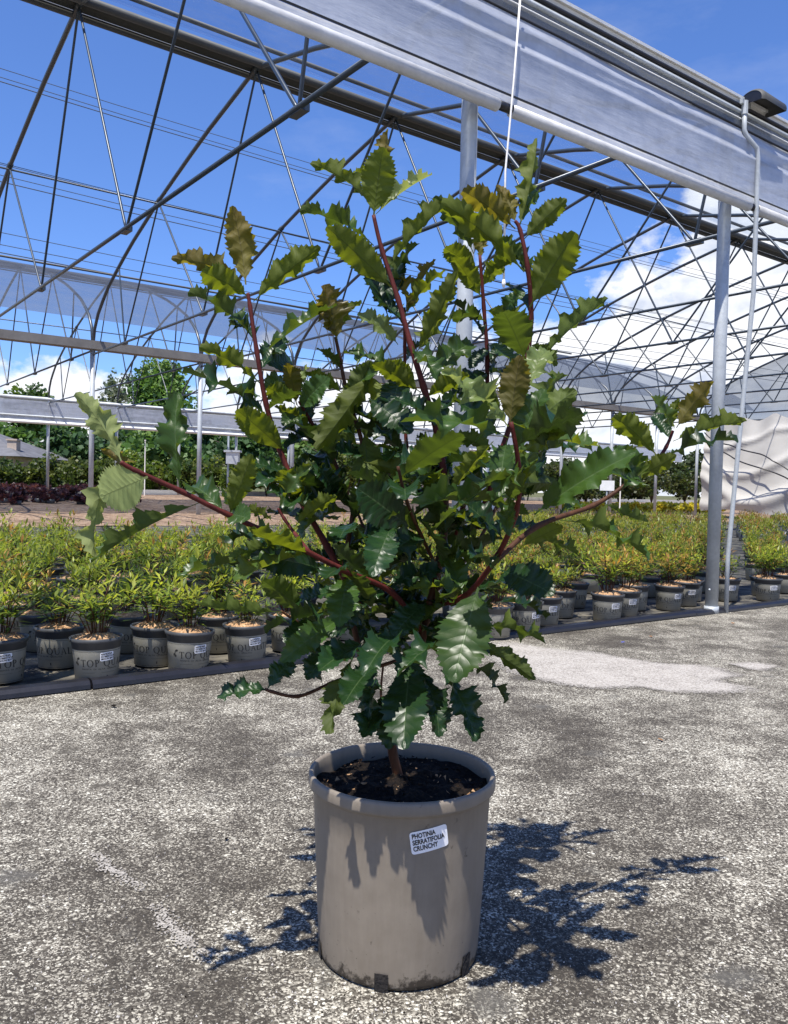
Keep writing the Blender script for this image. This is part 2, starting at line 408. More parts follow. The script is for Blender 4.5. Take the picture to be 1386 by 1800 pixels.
def m_cloth():
    t = NT('woven_sheet'); c = t.coord('Object')
    n = t.noise(c, 0.8, 6, 0.6)
    col = t.ramp(n, [(0.3, (0.40, 0.385, 0.355)), (0.7, (0.50, 0.485, 0.45))])
    return t.done(t.pbr(col, 0.75, 0, 0.3, t.bump(t.noise(c, 5, 3), 0.15, 0.03)))

M = dict(
    yard=m_yard(), spill=m_spill(), spill_thin=m_spill('thin_pale_grit', 0.62), chip=simple('stone_chip', (0.5, 0.47, 0.43), 0.9, 0, 0.3, 90), ground=m_ground(), fabric=m_fabric(), soilbed=m_soilbed(),
    steel=m_steel('galvanised_steel', (0.43, 0.46, 0.48), 0.5, 0.1), truss=m_steel('shade_toned_truss_steel', (0.046, 0.060, 0.076), 0.33, 0.0), steel_old=m_steel('weathered_steel', (0.075, 0.074, 0.070), 0.6, 0.0),  # truss: galvanised steel coloured far darker than the posts, imitating backlit shade
    gutter=simple('gutter_paint', (0.20, 0.185, 0.165), 0.6, 0.1, 0.2, 3), black=simple('black_plastic', (0.012, 0.012, 0.016), 0.35, 0, 0.3, 12, 0.1),
    curtain=m_film('curtain_film', (0.56, 0.59, 0.66), 0.93, 0.33, transl=0.25), curtain_up=m_film('curtain_film_clear', (0.22, 0.235, 0.26), 0.62, 0.22, tint=(0.66, 0.70, 0.78), transl=0.2),
    roof=m_film('roof_film', (0.36, 0.40, 0.47), 0.09, 0.3, tint=(0.80, 0.85, 0.92), transl=0.3), roof2=m_film('roof_film_dusty', (0.17, 0.19, 0.225), 0.52, 0.4, tint=(0.70, 0.74, 0.80), transl=0.35),
    white=simple('white_paint', (0.78, 0.78, 0.76), 0.5, 0, 0.08, 10), whitefilm=m_film('white_hem', (0.80, 0.80, 0.80), 0.95, 0.35, transl=0.2),
    cord=simple('white_cord', (0.80, 0.78, 0.74), 0.7, 0, 0.1, 60),
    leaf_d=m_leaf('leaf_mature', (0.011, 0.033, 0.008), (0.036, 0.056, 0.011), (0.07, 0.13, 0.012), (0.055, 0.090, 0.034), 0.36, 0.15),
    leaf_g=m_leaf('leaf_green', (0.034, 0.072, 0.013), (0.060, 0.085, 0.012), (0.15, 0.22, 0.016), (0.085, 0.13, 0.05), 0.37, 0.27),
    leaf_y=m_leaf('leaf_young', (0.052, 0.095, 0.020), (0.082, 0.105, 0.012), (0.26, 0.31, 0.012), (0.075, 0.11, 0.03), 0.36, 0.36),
    leaf_p=m_leaf('leaf_pale', (0.13, 0.175, 0.055), (0.27, 0.32, 0.115), (0.36, 0.41, 0.09), (0.13, 0.16, 0.05), 0.38, 0.42),
    leaf_b=m_leaf('leaf_bronze', (0.092, 0.080, 0.016), (0.088, 0.078, 0.012), (0.32, 0.265, 0.018), (0.08, 0.07, 0.025), 0.36, 0.40, tipc=(0.105, 0.056, 0.015)),
    redstem=m_bark('red_stem', (0.050, 0.010, 0.009), (0.120, 0.022, 0.017)), brownstem=m_bark('brown_stem', (0.038, 0.015, 0.008), (0.100, 0.042, 0.020)),
    trunk=m_bark('tree_bark', (0.05, 0.04, 0.03), (0.13, 0.10, 0.075)),
    foliage=m_tint('shrub_foliage', 0.42, 0.38, 2.4), treeleaf=m_tint('tree_foliage', 0.55, 0.3, 1.8),
    potbig=m_potbig(), soil=m_soil(), fibre=m_fibre(), drain=simple('dark_soil_crust', (0.012, 0.010, 0.009), 0.95, 0, 0.4, 60, 0.6),
    potsmall=simple('grey_green_pot_print', (0.27, 0.258, 0.214), 0.5, 0, 0.08, 18, 0.05), potrim=simple('dark_grey_pot', (0.050, 0.052, 0.055), 0.42, 0, 0.15, 20, 0.05),
    ink=simple('black_ink', (0.016, 0.016, 0.016), 0.5, 0, 0.1, 30), sticker=simple('white_sticker', (0.82, 0.82, 0.84), 0.35, 0, 0.03, 40),
    cloth=m_cloth(), rooftile=simple('grey_roof', (0.12, 0.12, 0.13), 0.8, 0, 0.25, 2, 0.3), brick=simple('pale_brick', (0.42, 0.34, 0.28), 0.85, 0, 0.2, 4),
    glass=simple('dark_window_glass', (0.03, 0.04, 0.05), 0.1, 0, 0.1, 2), wire=simple('wire_grey', (0.10, 0.11, 0.13), 0.5, 0.4, 0.1, 1),
    blue=simple('blue_scrap', (0.05, 0.08, 0.45), 0.5, 0, 0.2, 40), dryleaf=simple('dry_leaf', (0.22, 0.11, 0.04), 0.8, 0, 0.4, 60), concrete=simple('pale_kerb', (0.52, 0.50, 0.46), 0.9, 0, 0.15, 3, 0.3),
)

# ------------------------------------------------------------------ layout of the greenhouse (metres)
V0, W1, W2, SP, U0 = 3.3176, 14.079, 12.593, 2.3358, 0.5652
HC, HG, HG2, HR = 2.775, 3.4875, 3.62, 6.456
ROW = [V0, V0 + W1, V0 + W1 + W2]
K0, K1 = 0, 11
UE0, UE1 = U0 + (K0 - 0.6) * SP, U0 + K1 * SP
def bedz(v):                       # the beds climb slightly towards the back
    return max(0.0, min(0.42, (v - 11.0) / 18.0 * 0.42))

# ------------------------------------------------------------------ ground
b = MB(); b.add([(-500, -60, -0.012), (500, -60, -0.012), (500, 900, -0.012), (-500, 900, -0.012)], [(0, 1, 2, 3)])
kind(b.build('ground', M['ground']), 'structure')
b = MB(); b.add([G(-40, -60, 0), G(60, -60, 0), G(60, V0 - 0.02, 0), G(-40, V0 - 0.02, 0)], [(0, 1, 2, 3)])
kind(b.build('yard_pavement', M['yard']), 'structure')
b = MB()
b.grid(lambda i, j: G(-12 + 72 * i, V0 - 0.02 + (14.2 - V0) * j, 0.006 + bedz(V0 + (14.2 - V0) * j) + 0.006 * mnoise.noise(Vector((i * 90, j * 14, 0)))), 180, 24)
kind(b.build('ground_cover_fabric', M['fabric'], smooth=True), 'structure')
b = MB()
b.grid(lambda i, j: G(-14 + 90 * i, 14.18 + 17.0 * j, 0.012 + bedz(14.2 + 17 * j) + 0.03 * mnoise.noise(Vector((i * 60, j * 14, 3)))), 120, 30)
kind(b.build('gravel_bed', M['soilbed'], smooth=True), 'structure')
b = MB(); b.grid(lambda i, j: G(-60 + 220 * i, 31.1 + 90 * j, 0.43 + 0.6 * j), 20, 10)
kind(b.build('meadow', M['ground'], smooth=True), 'structure')
# pale concrete strip along the far wall line
b = MB(); b.beam(G(-14, ROW[2] + 0.9, 0.50), G(70, ROW[2] + 0.9, 0.50), 0.25, 0.22)
kind(b.build('far_kerb', M['concrete']), 'structure')
# black edging along the bed
b = MB()
prof = [(-0.040, 0.004), (-0.037, 0.020), (-0.024, 0.034), (0.0, 0.038), (0.028, 0.034), (0.040, 0.008)]
segs = []
u = -3.0
rk = random.Random(3)
while u < 40:
    u2 = u + 2.0
    n = len(prof)
    jz, jv = rk.uniform(-.003, .003), rk.uniform(-.008, .008)
    P = [G(u + 0.004, V0 + a + jv, max(0.003, z + jz)) for a, z in prof] + [G(u2 - 0.004, V0 + a - jv, max(0.003, z - jz)) for a, z in prof]
    b.add(P, [(i, i + 1, i + 1 + n, i + n) for i in range(n - 1)] + [tuple(range(n)), tuple(range(2 * n - 1, n - 1, -1))])
    u = u2
kind(b.build('kerb_edging', M['black']), 'structure')
# pale grit spilled on the paving: irregular outline, slightly domed
def blob(name, outline, zc, mat, soft=0.10, spine=False):
    pts = [gnd(x, y) for x, y in outline]
    # Catmull-Rom
    res = []
    n = len(pts)
    for i in range(n):
        p0, p1, p2, p3 = pts[i - 1], pts[i], pts[(i + 1) % n], pts[(i + 2) % n]
        for k in range(7):
            t = k / 7
            q = 0.5 * ((2 * p1) + (p2 - p0) * t + (2 * p0 - 5 * p1 + 4 * p2 - p3) * t * t + (3 * p1 - p0 - 3 * p2 + p3) * t ** 3)
            q += Vector((mnoise.noise(q * 9), mnoise.noise(q * 9 + Vector((7, 1, 2))), 0)) * 0.02
            res.append(q)
    c = sum(res, Vector()) / len(res)
    m = MB(); n = len(res); m.col = []
    rings = [(1.0 + soft, 0.0), (1.0, 0.42), (1.0 - soft, 0.8), (0.55, 1.0), (0.0, 1.0)]
    cs = [Vector((p.x, p.y, 0)) for p in res]
    for f, a in rings:
        for i, p in enumerate(cs):
            # centre of shrinking: the middle of the outline's own neighbourhood, so thin shapes keep their spine
            q = (cs[(n - i) % n] + p) / 2 if spine else c
            w = q + (p - q) * f; m.v.append((w.x, w.y, zc)); m.col.append((a, a, a, 1))
    for r in range(len(rings) - 1):
        for i in range(n):
            k = (i + 1) % n; m.f.append((r * n + i, r * n + k, (r + 1) * n + k, (r + 1) * n + i)); m.m.append(0)
    return m.build(name, mat, smooth=True)
kind(blob('pale_patch', [(838, 1140), (905, 1131), (965, 1142), (1040, 1148), (1110, 1160), (1170, 1168), (1240, 1172), (1296, 1188), (1262, 1197), (1318, 1213), (1250, 1219), (1170, 1216), (1120, 1208), (1070, 1211), (1010, 1206), (955, 1197), (900, 1180), (860, 1152)], 0.004, M['spill']), 'structure')
kind(blob('pale_patch', [(1288, 1169), (1325, 1166), (1364, 1173), (1330, 1179)], 0.004, M['spill'], 0.25), 'structure')
def streak(a, b_, w):
    A, B = gnd(*a), gnd(*b_); d = (B - A); L = d.length; d.normalize(); nn = Vector((-d.y, d.x, 0)); m = MB(); m.col = []
    n = 24; cx = (-1.6, -0.8, -0.25, 0.25, 0.8, 1.6); al = (0, 0.45, 0.95, 0.95, 0.45, 0)
    for i in range(n + 1):
        t = i / n; e = min(1, t / 0.15, (1 - t) / 0.15); k = 0.55 + 0.45 * mnoise.noise(Vector((t * 7, w * 90, 0)))
        for x, q in zip(cx, al):
            p = A + d * L * t + nn * (x * w * (0.7 + 0.5 * k) + 0.02 * mnoise.noise(Vector((t * 4, 3, w)))); m.v.append((p.x, p.y, 0.004)); m.col.append((q * e * (0.4 + k),) * 3 + (1,))
    for i in range(n):
        for q in range(5): o = i * 6 + q; m.f.append((o, o + 1, o + 7, o + 6)); m.m.append(0)
    return m.build('pale_streak', M['spill_thin'])
kind(streak((262, 1588), (372, 1700), 0.018), 'structure')
kind(streak((160, 1500), (255, 1572), 0.015), 'structure')

# ------------------------------------------------------------------ greenhouse
gh = thing('greenhouse', G(U0, V0, 0), 'large open galvanised steel greenhouse with trusses, rolled film curtain and gutters', 'greenhouse')
OFF = gh.location.copy()
def part(m, name, mat, parent=gh, smooth=True):
    m.v = [tuple(Vector(p) - OFF) for p in m.v]
    return m.build(name, mat, parent, smooth)
def arch_pts(va, vr, za, zr, u, n=14):
    """half arch from gutter (va,za) to ridge (vr,zr)"""
    cp = [(0, 0), (0.012, 0.12), (0.05, 0.24), (0.14, 0.38), (0.3, 0.545), (0.5, 0.705), (0.75, 0.87), (1, 1)]
    out = []
    for i in range(n + 1):
        x = (i / n) ** 1.6
        for (x0, y0), (x1, y1) in zip(cp, cp[1:]):
            if x <= x1 + 1e-9:
                y = y0 + (y1 - y0) * (x - x0) / (x1 - x0); break
        out.append(G(u, va + (vr - va) * x, za + (zr - za) * y))
    return out
def arch_z(f, za, zr):
    cp = [(0, 0), (0.012, 0.12), (0.05, 0.24), (0.14, 0.38), (0.3, 0.545), (0.5, 0.705), (0.75, 0.87), (1, 1)]
    for (x0, y0), (x1, y1) in zip(cp, cp[1:]):
        if f <= x1 + 1e-9: return za + (zr - za) * (y0 + (y1 - y0) * (f - x0) / (x1 - x0))
CPF = [(0, 0), (0.14, 0.245), (0.3, 0.455), (0.5, 0.66), (0.75, 0.86), (1, 1)]
def archf_z(f, za, zr):
    for (x0, y0), (x1, y1) in zip(CPF, CPF[1:]):
        if f <= x1 + 1e-9: return za + (zr - za) * (y0 + (y1 - y0) * (f - x0) / (x1 - x0))
def frame(k, v0, w, zg):
    u = U0 + k * SP; vr = v0 + w / 2; v1 = v0 + w
    m = MB(); P = arch_pts(v0, vr, zg, HR, u) if v0 > V0 + 1 else [G(u, v0 + (vr - v0) * i / 14, archf_z(i / 14, zg - 0.05, HR)) for i in range(15)]; Q = arch_pts(v1, vr, zg, HR, u)
    m.tube(P + Q[::-1][1:], 0.032, 8)
    tr = part(m, 'truss', M['truss'])
    m = MB(); zt = zg - 0.12; m.tube([G(u, v0 + 0.05, zt), G(u, v1 - 0.05, zt)], 0.021, 8); part(m, 'tie_bar', M['truss'], tr)
    def node(fr): 
        f = fr * 2 if fr <= 0.5 else (1 - fr) * 2
        return G(u, v0 + w * fr, (archf_z if v0 < V0 + 1 and fr < 0.5 else arch_z)(f, zg, HR) - 0.03)
    def tn(fr): return G(u + 0.03, v0 + w * fr, zt)
    for a, bb in ((0.11, 0.13), (0.25, 0.13), (0.25, 0.38), (0.5, 0.38), (0.5, 0.62), (0.75, 0.62), (0.75, 0.87), (0.89, 0.87)):
        m = MB(); A, B = node(a), tn(bb); m.tube([A, A + (B - A) * 0.02, A + (B - A) * 0.97, B], [0.009, 0.0165, 0.0165, 0.009], 6); part(m, 'web_rod', M['truss'], tr)
    for a in (0.25, 0.5, 0.75):
        m = MB(); p0_, p1_ = node(a - 0.004), node(a + 0.004); m.tube([p0_ + Vector((0, 0, 0.03)), p1_ + Vector((0, 0, 0.03))], 0.043, 8); part(m, 'clamp', M['truss'], tr)
    for bb in (0.13, 0.38, 0.62, 0.87):
        m = MB(); p = tn(bb); m.beam(p - G(0, 0.09), p + G(0, 0.09), 0.07, 0.05); part(m, 'bracket', M['truss'], tr, False)
for k in range(K0, K1 + 1):
    for j in (0, 1): frame(k, ROW[j], (W1, W2)[j], HG2 if j else HG + 0.05)
    for j in (0, 1, 2):
        u = U0 + k * SP; z0 = bedz(ROW[j])
        m = MB(); r = 0.043 if j == 0 else 0.05
        m.tube([G(u, ROW[j], z0), G(u, ROW[j], (HG - 0.04) if j == 0 else HG2)], r, 16)
        post = part(m, 'post', M['steel'])
        if j == 0:
            m = MB(); m.tube([G(u, ROW[j], 0.002), G(u, ROW[j], 0.05)], 0.049, 16); part(m, 'post_sleeve', M['steel'], post)
            m = MB(); q = G(u, ROW[0], 0.17); d = (CAM - q); d.z = 0; d.normalize(); m.tube([q + d * 0.035 - G(0.03, 0), q + d * 0.056 - G(0.03, 0)], 0.008, 6); part(m, 'bolt', M['steel'], post)
# ridges
for j in (0, 1):
    vr = ROW[j] + (W1, W2)[j] / 2
    m = MB(); m.tube([G(UE0, vr - 0.16, HR - 0.02), G(UE1, vr - 0.16, HR - 0.02)], 0.055, 10); part(m, 'ridge_tube', M['steel_old'])
    m = MB(); m.tube([G(UE0, vr + 0.21, HR - 0.03), G(UE1, vr + 0.21, HR - 0.03)], 0.045, 10); part(m, 'ridge_tube', M['steel_old'])
    m = MB(); m.tube([G(UE0, vr - 0.34, HR + 0.10), G(UE1, vr - 0.34, HR + 0.10)], 0.03, 8); part(m, 'ridge_tube', M['steel_old'])
    m = MB()
    pr = [(-0.12, 0.0), (-0.07, 0.03), (-0.03, 0.0), (0.02, 0.03), (0.06, 0.0), (0.11, 0.03), (0.17, 0.0)]
    n = len(pr)
    m.add([G(UE0, vr + a, HR + z) for a, z in pr] + [G(UE1, vr + a, HR + z) for a, z in pr], [(i, i + 1, i + 1 + n, i + n) for i in range(n - 1)])
    m.add([G(UE0, vr + a, HR + z + 0.02) for a, z in pr] + [G(UE1, vr + a, HR + z + 0.02) for a, z in pr], [(i + n, i + 1 + n, i + 1, i) for i in range(n - 1)])
    part(m, 'ridge_panel', M['steel_old'], smooth=False)
# purlins
for j in (0, 1):
    w = (W1, W2)[j]
    for fr in (0.25, 0.75):
        m = MB(); z = (archf_z if j == 0 and fr < 0.5 else arch_z)(0.5, HG2 if j else HG + 0.05, HR)
        m.tube([G(UE0, ROW[j] + w * fr, z - 0.05), G(UE1, ROW[j] + w * fr, z - 0.05)], 0.015, 6); part(m, 'purlin', M['truss'])
# middle and far gutters
m = MB(); m.beam(G(UE0, ROW[1], HG2 - 0.02), G(UE1, ROW[1], HG2 - 0.02), 0.26, 0.17); part(m, 'gutter', M['gutter'], smooth=False)
m = MB(); m.tube([G(UE0, ROW[2], HG2), G(UE1 + 6 * SP, ROW[2], HG2)], 0.07, 8); part(m, 'gutter', M['steel'])
# front gutter: galvanised trough, bright lip
def strip(us, prof, fn=None, mi=0):
    m = MB(); n = len(prof)
    for iu, u in enumerate(us):
        for a, z in prof:
            dv, dz = fn(u, a, z) if fn else (0, 0)
            m.v.append(tuple(G(u, V0 + a + dv, z + dz)))
    for i in range(len(us) - 1):
        for k in range(n - 1):
            a = i * n + k; m.f.append((a, a + 1, a + n + 1, a + n)); m.m.append(mi)
    return m
us = [UE0 + (UE1 - UE0) * i / 160 for i in range(161)]
g1 = strip([UE0, UE1], [(0.10, HG - 0.02), (0.02, HG - 0.05), (-0.05, HG - 0.03), (-0.07, HG - 0.01), (-0.085, HG + 0.018), (-0.106, HG + 0.019), (-0.104, HG + 0.003), (-0.088, HG - 0.0), (-0.06, HG - 0.06), (0.02, HG - 0.075), (0.11, HG - 0.05)])
part(g1, 'gutter', M['white'], smooth=False)
m = MB(); m.tube([G(UE0, V0 - 0.085, HG - 0.035), G(UE1, V0 - 0.085, HG - 0.035)], 0.014, 6); part(m, 'clamp_rail', M['black'])
m = MB(); m.tube([G(UE0, V0 - 0.085, HG - 0.075), G(UE1, V0 - 0.085, HG - 0.075)], 0.017, 6); part(m, 'clamp_rail', M['steel'])
def wob(amp, fr, ph):
    def f(u, a, z):
        q = mnoise.noise(Vector((u * fr, z * 3.0, ph))) * amp + mnoise.noise(Vector((u * fr * 3.1, z * 6, ph + 4))) * amp * 0.4
        return q, q * 0.2
    return f
HB = HG - HC
zf = lambda f: HG - HB * f
part(strip(us, [(-0.088, zf(0.13)), (-0.094, zf(0.18)), (-0.098, zf(0.22)), (-0.094, zf(0.27))], wob(0.012, 1.1, 0.3)), 'curtain_film', M['curtain_up'])
m = MB(); m.tube([G(UE0, V0 - 0.105, zf(0.27)), G(UE1, V0 - 0.105, zf(0.27))], 0.008, 6); part(m, 'clamp_rail', M['black'])
m = MB(); m.tube([G(UE0, V0 - 0.103, zf(0.185)), G(UE1, V0 - 0.103, zf(0.185))], 0.004, 5); part(m, 'clamp_wire', M['white'])
part(strip(us, [(-0.097, zf(0.272)), (-0.103, zf(0.33)), (-0.125, zf(0.375)), (-0.118, zf(0.40)), (-0.108, zf(0.46)), (-0.116, zf(0.51)), (-0.150, zf(0.535)), (-0.148, zf(0.56)), (-0.142, zf(0.64)), (-0.145, zf(0.74)), (-0.142, zf(0.84)), (-0.146, zf(0.895))], wob(0.016, 0.9, 2.3)), 'curtain_film', M['curtain'])
part(strip(us, [(-0.152, zf(0.895)), (-0.149, zf(0.91))]), 'seam', M['black'])
part(strip(us, [(-0.146, zf(0.908)), (-0.150, zf(0.95)), (-0.146, zf(0.975))], wob(0.006, 1.3, 6)), 'hem', M['whitefilm'])
for k in range(K0, K1):
    a, bb = U0 + k * SP + 0.16 - SP, U0 + (k + 1) * SP + 0.06 - SP
    m = MB(); m.tube([G(a, V0 - 0.14, HC + 0.0), G(bb, V0 - 0.14, HC + 0.0)], 0.033, 10); part(m, 'roll_tube', M['whitefilm'])
    m = MB(); m.tube([G(bb, V0 - 0.14, HC + 0.005), G(bb + 0.10, V0 - 0.14, HC + 0.005)], 0.024, 10); part(m, 'tube_coupling', M['black'])
# film on the front slope of each span
def roof(v0, w, zg, mat, u0, u1, nu=120, lo=0.0, hi=1.0):
    m = MB()
    def fn(i, j):
        f = lo + (hi - lo) * j; u = u0 + (u1 - u0) * i
        z = (archf_z(f, zg, HR) if v0 < V0 + 1 else arch_z(f, zg, HR)) + 0.06
        bay = ((u - U0) / SP) % 1.0
        sag = -0.10 * math.sin(math.pi * bay) + 0.05 * mnoise.noise(Vector((u * 0.9, f * 3, 1)))
        return G(u, v0 + w / 2 * f, z + sag * math.sin(math.pi * min(1, f * 1.1)))
    m.grid(fn, nu, 14)
    return part(m, 'roof_film', mat)
roof(V0 + 0.05, W1 - 0.5, HG + 0.05, M['roof'], UE0, UE1, lo=0.03)
roof(ROW[1] + 0.1, W2 - 0.4, HG2 + 0.1, M['roof2'], UE0, UE1 + 4, lo=0.02)
# far side curtain under the last gutter
m = MB(); usf = [UE0 + i * 0.5 for i in range(90)]
for u in usf:
    for z in (HG2 - 0.08, HG2 - 0.3, HG2 - 0.55, HG2 - 0.74):
        m.v.append(tuple(G(u, ROW[2] - 0.07 + 0.02 * mnoise.noise(Vector((u, z * 3, 9))), z)))
for i in range(len(usf) - 1):
    for k in range(3):
        a = i * 4 + k; m.f.append((a, a + 1, a + 5, a + 4)); m.m.append(0)
part(m, 'far_curtain_film', M['curtain'])
m = MB(); m.tube([G(UE0, ROW[2] - 0.08, HG2 - 0.60), G(UE1 + 10, ROW[2] - 0.08, HG2 - 0.60)], 0.03, 6); part(m, 'far_rail', M['steel'])
m = MB(); m.tube([G(UE0, ROW[2] - 0.09, HG2 - 0.80), G(UE1 + 10, ROW[2] - 0.09, HG2 - 0.80)], 0.06, 8); part(m, 'far_roll_tube', M['white'])
# gable film at the right end
def lunette(j):
    m = MB(); w = (W1, W2)[j]; zg = HG2 if j else HG + 0.05
    def fn(i, q):
        f = i * 2 if i <= 0.5 else (1 - i) * 2
        zt = arch_z(min(1, f), zg, HR); zb = zg - 0.15
        return G(UE1 + 0.04 + 0.04 * mnoise.noise(Vector((i * 9, q * 4, j))), ROW[j] + w * i, zb + (zt - zb) * q)
    m.grid(fn, 40, 6)
    return part(m, 'gable_film', M['roof2'])
lunette(0)
# loose drapes of film hanging under the arches near the far ridge
m = MB()
m.grid(lambda i, j: G(UE1 - 9.0 * i, ROW[1] + 0.3 + 5.6 * j, arch_z(j * 0.93, HG2, HR) - 0.1 - 0.25 * math.sin(math.pi * j) * (0.6 + 0.4 * math.sin(i * 11))), 30, 12)
part(m, 'loose_film', M['roof2'])
# woven sheet hanging at the gable
def sheetfn(i, j):
    v = 17.0 - 9.5 * i; z = 3.62 - (3.62 - 0.34) * j
    hang = 0.05 * math.sin(i * 62 + 2 * math.sin(i * 9)) * (1 - j) ** 1.5 + 0.14 * math.sin(i * 13 + 1.6 * j) * (0.3 + 0.7 * j) + 0.06 * mnoise.noise(Vector((i * 6, j * 2.5, 4)))
    fold = sum(a_ * math.exp(-((j - c_ - s_ * math.sin(i * 7.5 + p_)) / w_) ** 2) for a_, c_, s_, p_, w_ in ((0.10, 0.62, 0.30, 0.0, 0.07), (0.07, 0.38, 0.26, 0.5, 0.045), (0.06, 0.80, 0.16, 0.9, 0.05), (0.05, 0.2, 0.14, 1.4, 0.03)))
    zz = z - 0.22 * abs(math.sin(i * 24)) * (1 - j) ** 3
    return G(UE1 - 0.1 + hang - fold * 1.4 - 0.35 * j, v, zz + 0.08 * math.sin(i * 13) * j)
m = MB(); m.grid(sheetfn, 90, 40)
part(m, 'gable_sheet', M['cloth'])
for ph in (0.0, 0.17):
    m = MB(); P = []
    for q in range(30):
        t = q / 29; i = 0.02 + 0.34 * t + ph * 0.3; j = 0.16 + ph + 0.42 * t - 0.2 * math.sin(t * 3.1) * (t - 0.5)
        p = Vector(sheetfn(i, j)); P.append(p - G(0.42, 0))
    m.tube(P, 0.022, 6); part(m, 'hanging_cable', M['black'])
# thin crank guide pole and motor cap by the right-hand post
pole = MB()
pb = gnd(1277, 1077); pu, pv = toUV(pb)
pole_o = thing('crank_pole', (pb.x, pb.y, 0), 'thin steel crank pole with bent top beside the right-hand post', 'pole')
def rel(o, m): m.v = [tuple(Vector(p) - o.location) for p in m.v]; return m
GP = lambda du, dv, z: G(pu + du, V0 - 0.16 + dv, z)
pole.tube([G(pu, pv, 0.0), G(pu, pv, 0.4), GP(0.0, 0.0, 2.2), GP(0, 0, 3.10), GP(-0.02, 0.0, 3.17), GP(-0.10, 0.03, 3.24), GP(-0.115, 0.04, 3.28), GP(-0.115, 0.04, 3.44)], 0.0165, 8)
rel(pole_o, pole).build('tube', M['steel'], pole_o, True)
mm = MB(); mm.tube([GP(-0.115, 0.04, 3.38), GP(-0.115, 0.04, 3.47)], 0.022, 8); mm.beam(GP(-0.16, 0.04, 3.46), GP(-0.04, 0.05, 3.46), 0.02, 0.03)
rel(pole_o, mm).build('hook', M['steel'], pole_o)
cap_c = G(pu - 0.10, V0 - 0.15, 3.47)
cap = thing('gutter_outlet', cap_c, 'dark rounded metal cover on the gutter lip above the crank pole', 'gutter cover')
mm = MB()
n = 14
def capring(u, s): return [G(u, -0.10 * s * math.cos(a) + 0.0, 0.075 * s * math.sin(a)) for a in [math.pi * 1.15 * i / n - 0.25 for i in range(n + 1)]]
A0, A1, A2 = capring(0.0, 0.8), capring(0.02, 1.0), capring(0.30, 0.9)
mm.add(A0 + A1 + A2, [(i, i + 1, i + n + 2, i + n + 1) for i in range(n)] + [(n + 1 + i, n + 2 + i, 2 * n + 3 + i, 2 * n + 2 + i) for i in range(n)] + [tuple(range(2 * n + 2, 3 * n + 3))])
mm.build('cover', M['steel_old'], cap, True)
mm = MB(); mm.add([p + G(0.003, 0) for p in A0], [tuple(range(n, -1, -1))]); mm.build('end_plate', M['black'], cap)
# white cord
cb = MB(); p0 = G(0, V0 - 0.17, 0)
def on_front(px, py, dv): 
    r = ray(px, py); vr_ = -r.x * UC + r.y * US; return CAM + r * ((V0 + dv) / vr_)
c_top = on_front(917, -30, -0.17); c_bot = on_front(889, 300, -0.17); c_end = on_front(886, 498, -0.165)
cord = thing('hanging_rope', (c_end.x, c_end.y, c_end.z), 'thin white cord hanging over the film curtain and behind the shrub', 'cord')
cb.tube([c_top, (c_top + c_bot) / 2 + Vector((0.004, 0, 0)), c_bot, c_end], 0.0055, 6)
rel(cord, cb).build('rope', M['cord'], cord, True)
cb = MB(); cb.tube([c_end + Vector((0, 0, 0.02)), c_end, c_end - Vector((0, 0, 0.02))], [0.006, 0.011, 0.006], 8); rel(cord, cb).build('knot', M['cord'], cord, True)

# ------------------------------------------------------------------ overhead wires
ORD = ['first', 'second', 'third', 'fourth', 'fifth', 'sixth', 'seventh', 'eighth', 'ninth', 'tenth', 'eleventh', 'twelfth', 'thirteenth', 'fourteenth', 'fifteenth', 'sixteenth']
wires = [(27.6, 'upper'), (21.3, 'middle'), (16.8, 'lower')]
for z, nm in wires:
    for i in range(4 if nm == 'middle' else 3):
        m = MB(); dv = (i - 1) * 1.3; dz = (i - 1) * 0.85 + (0.3 if i == 2 else 0)
        P = [G(-60 + 20 * q, 60 + dv, z + dz + 0.8 * math.cos((q / 5.0) * math.pi)) for q in range(24)]
        m.tube(P, 0.026 if i else 0.034, 5)
        o = m.build('power_line', M['wire'], smooth=True)
        tag(o, '%s lowest thin cable of the %s overhead bundle crossing the sky' % (ORD[i], nm), 'power line', '%s bundle of overhead cables' % nm)

# ------------------------------------------------------------------ trees, shrubs, house behind
def leaf_cloud(rng, center, rad, n, size, cols, m, clumps=14, droop=0.0):
    """leaf-sized quads gathered in clumps through an uneven ellipsoid"""
    cl = []
    for _ in range(clumps):
        while True:
            q = Vector((rng.uniform(-1, 1), rng.uniform(-1, 1), rng.uniform(-1, 1)))
            if 0.25 < q.length < 1: break
        cl.append((Vector((q.x * rad[0], q.y * rad[1], q.z * rad[2])) * 0.8, rng.uniform(0.28, 0.5), rng.choice(cols)))
    for _ in range(n):
        c, r, colr = rng.choice(cl)
        q = Vector((rng.gauss(0, 1), rng.gauss(0, 1), rng.gauss(0, 1))).normalized() * (rng.random() ** 0.4) * r
        p = Vector(center) + c + Vector((q.x * rad[0], q.y * rad[1], q.z * rad[2]))
        a = Vector((rng.gauss(0, 1), rng.gauss(0, 1), rng.gauss(0, 0.7) - droop)).normalized()
        s = size * rng.uniform(0.6, 1.35)
        bb = a.orthogonal().normalized(); bb = (Matrix.Rotation(rng.uniform(0, 6.28), 3, a) @ bb) * s * 0.42; a = a * s
        o = len(m.v)
        m.v += [tuple(p), tuple(p + a * 0.5 + bb), tuple(p + a), tuple(p + a * 0.5 - bb)]
        m.f.append((o, o + 1, o + 2, o + 3)); m.m.append(0)
        k = rng.uniform(0.7, 1.25); cc = (colr[0] * k, colr[1] * k, colr[2] * k, 1)
        m.col += [cc] * 4
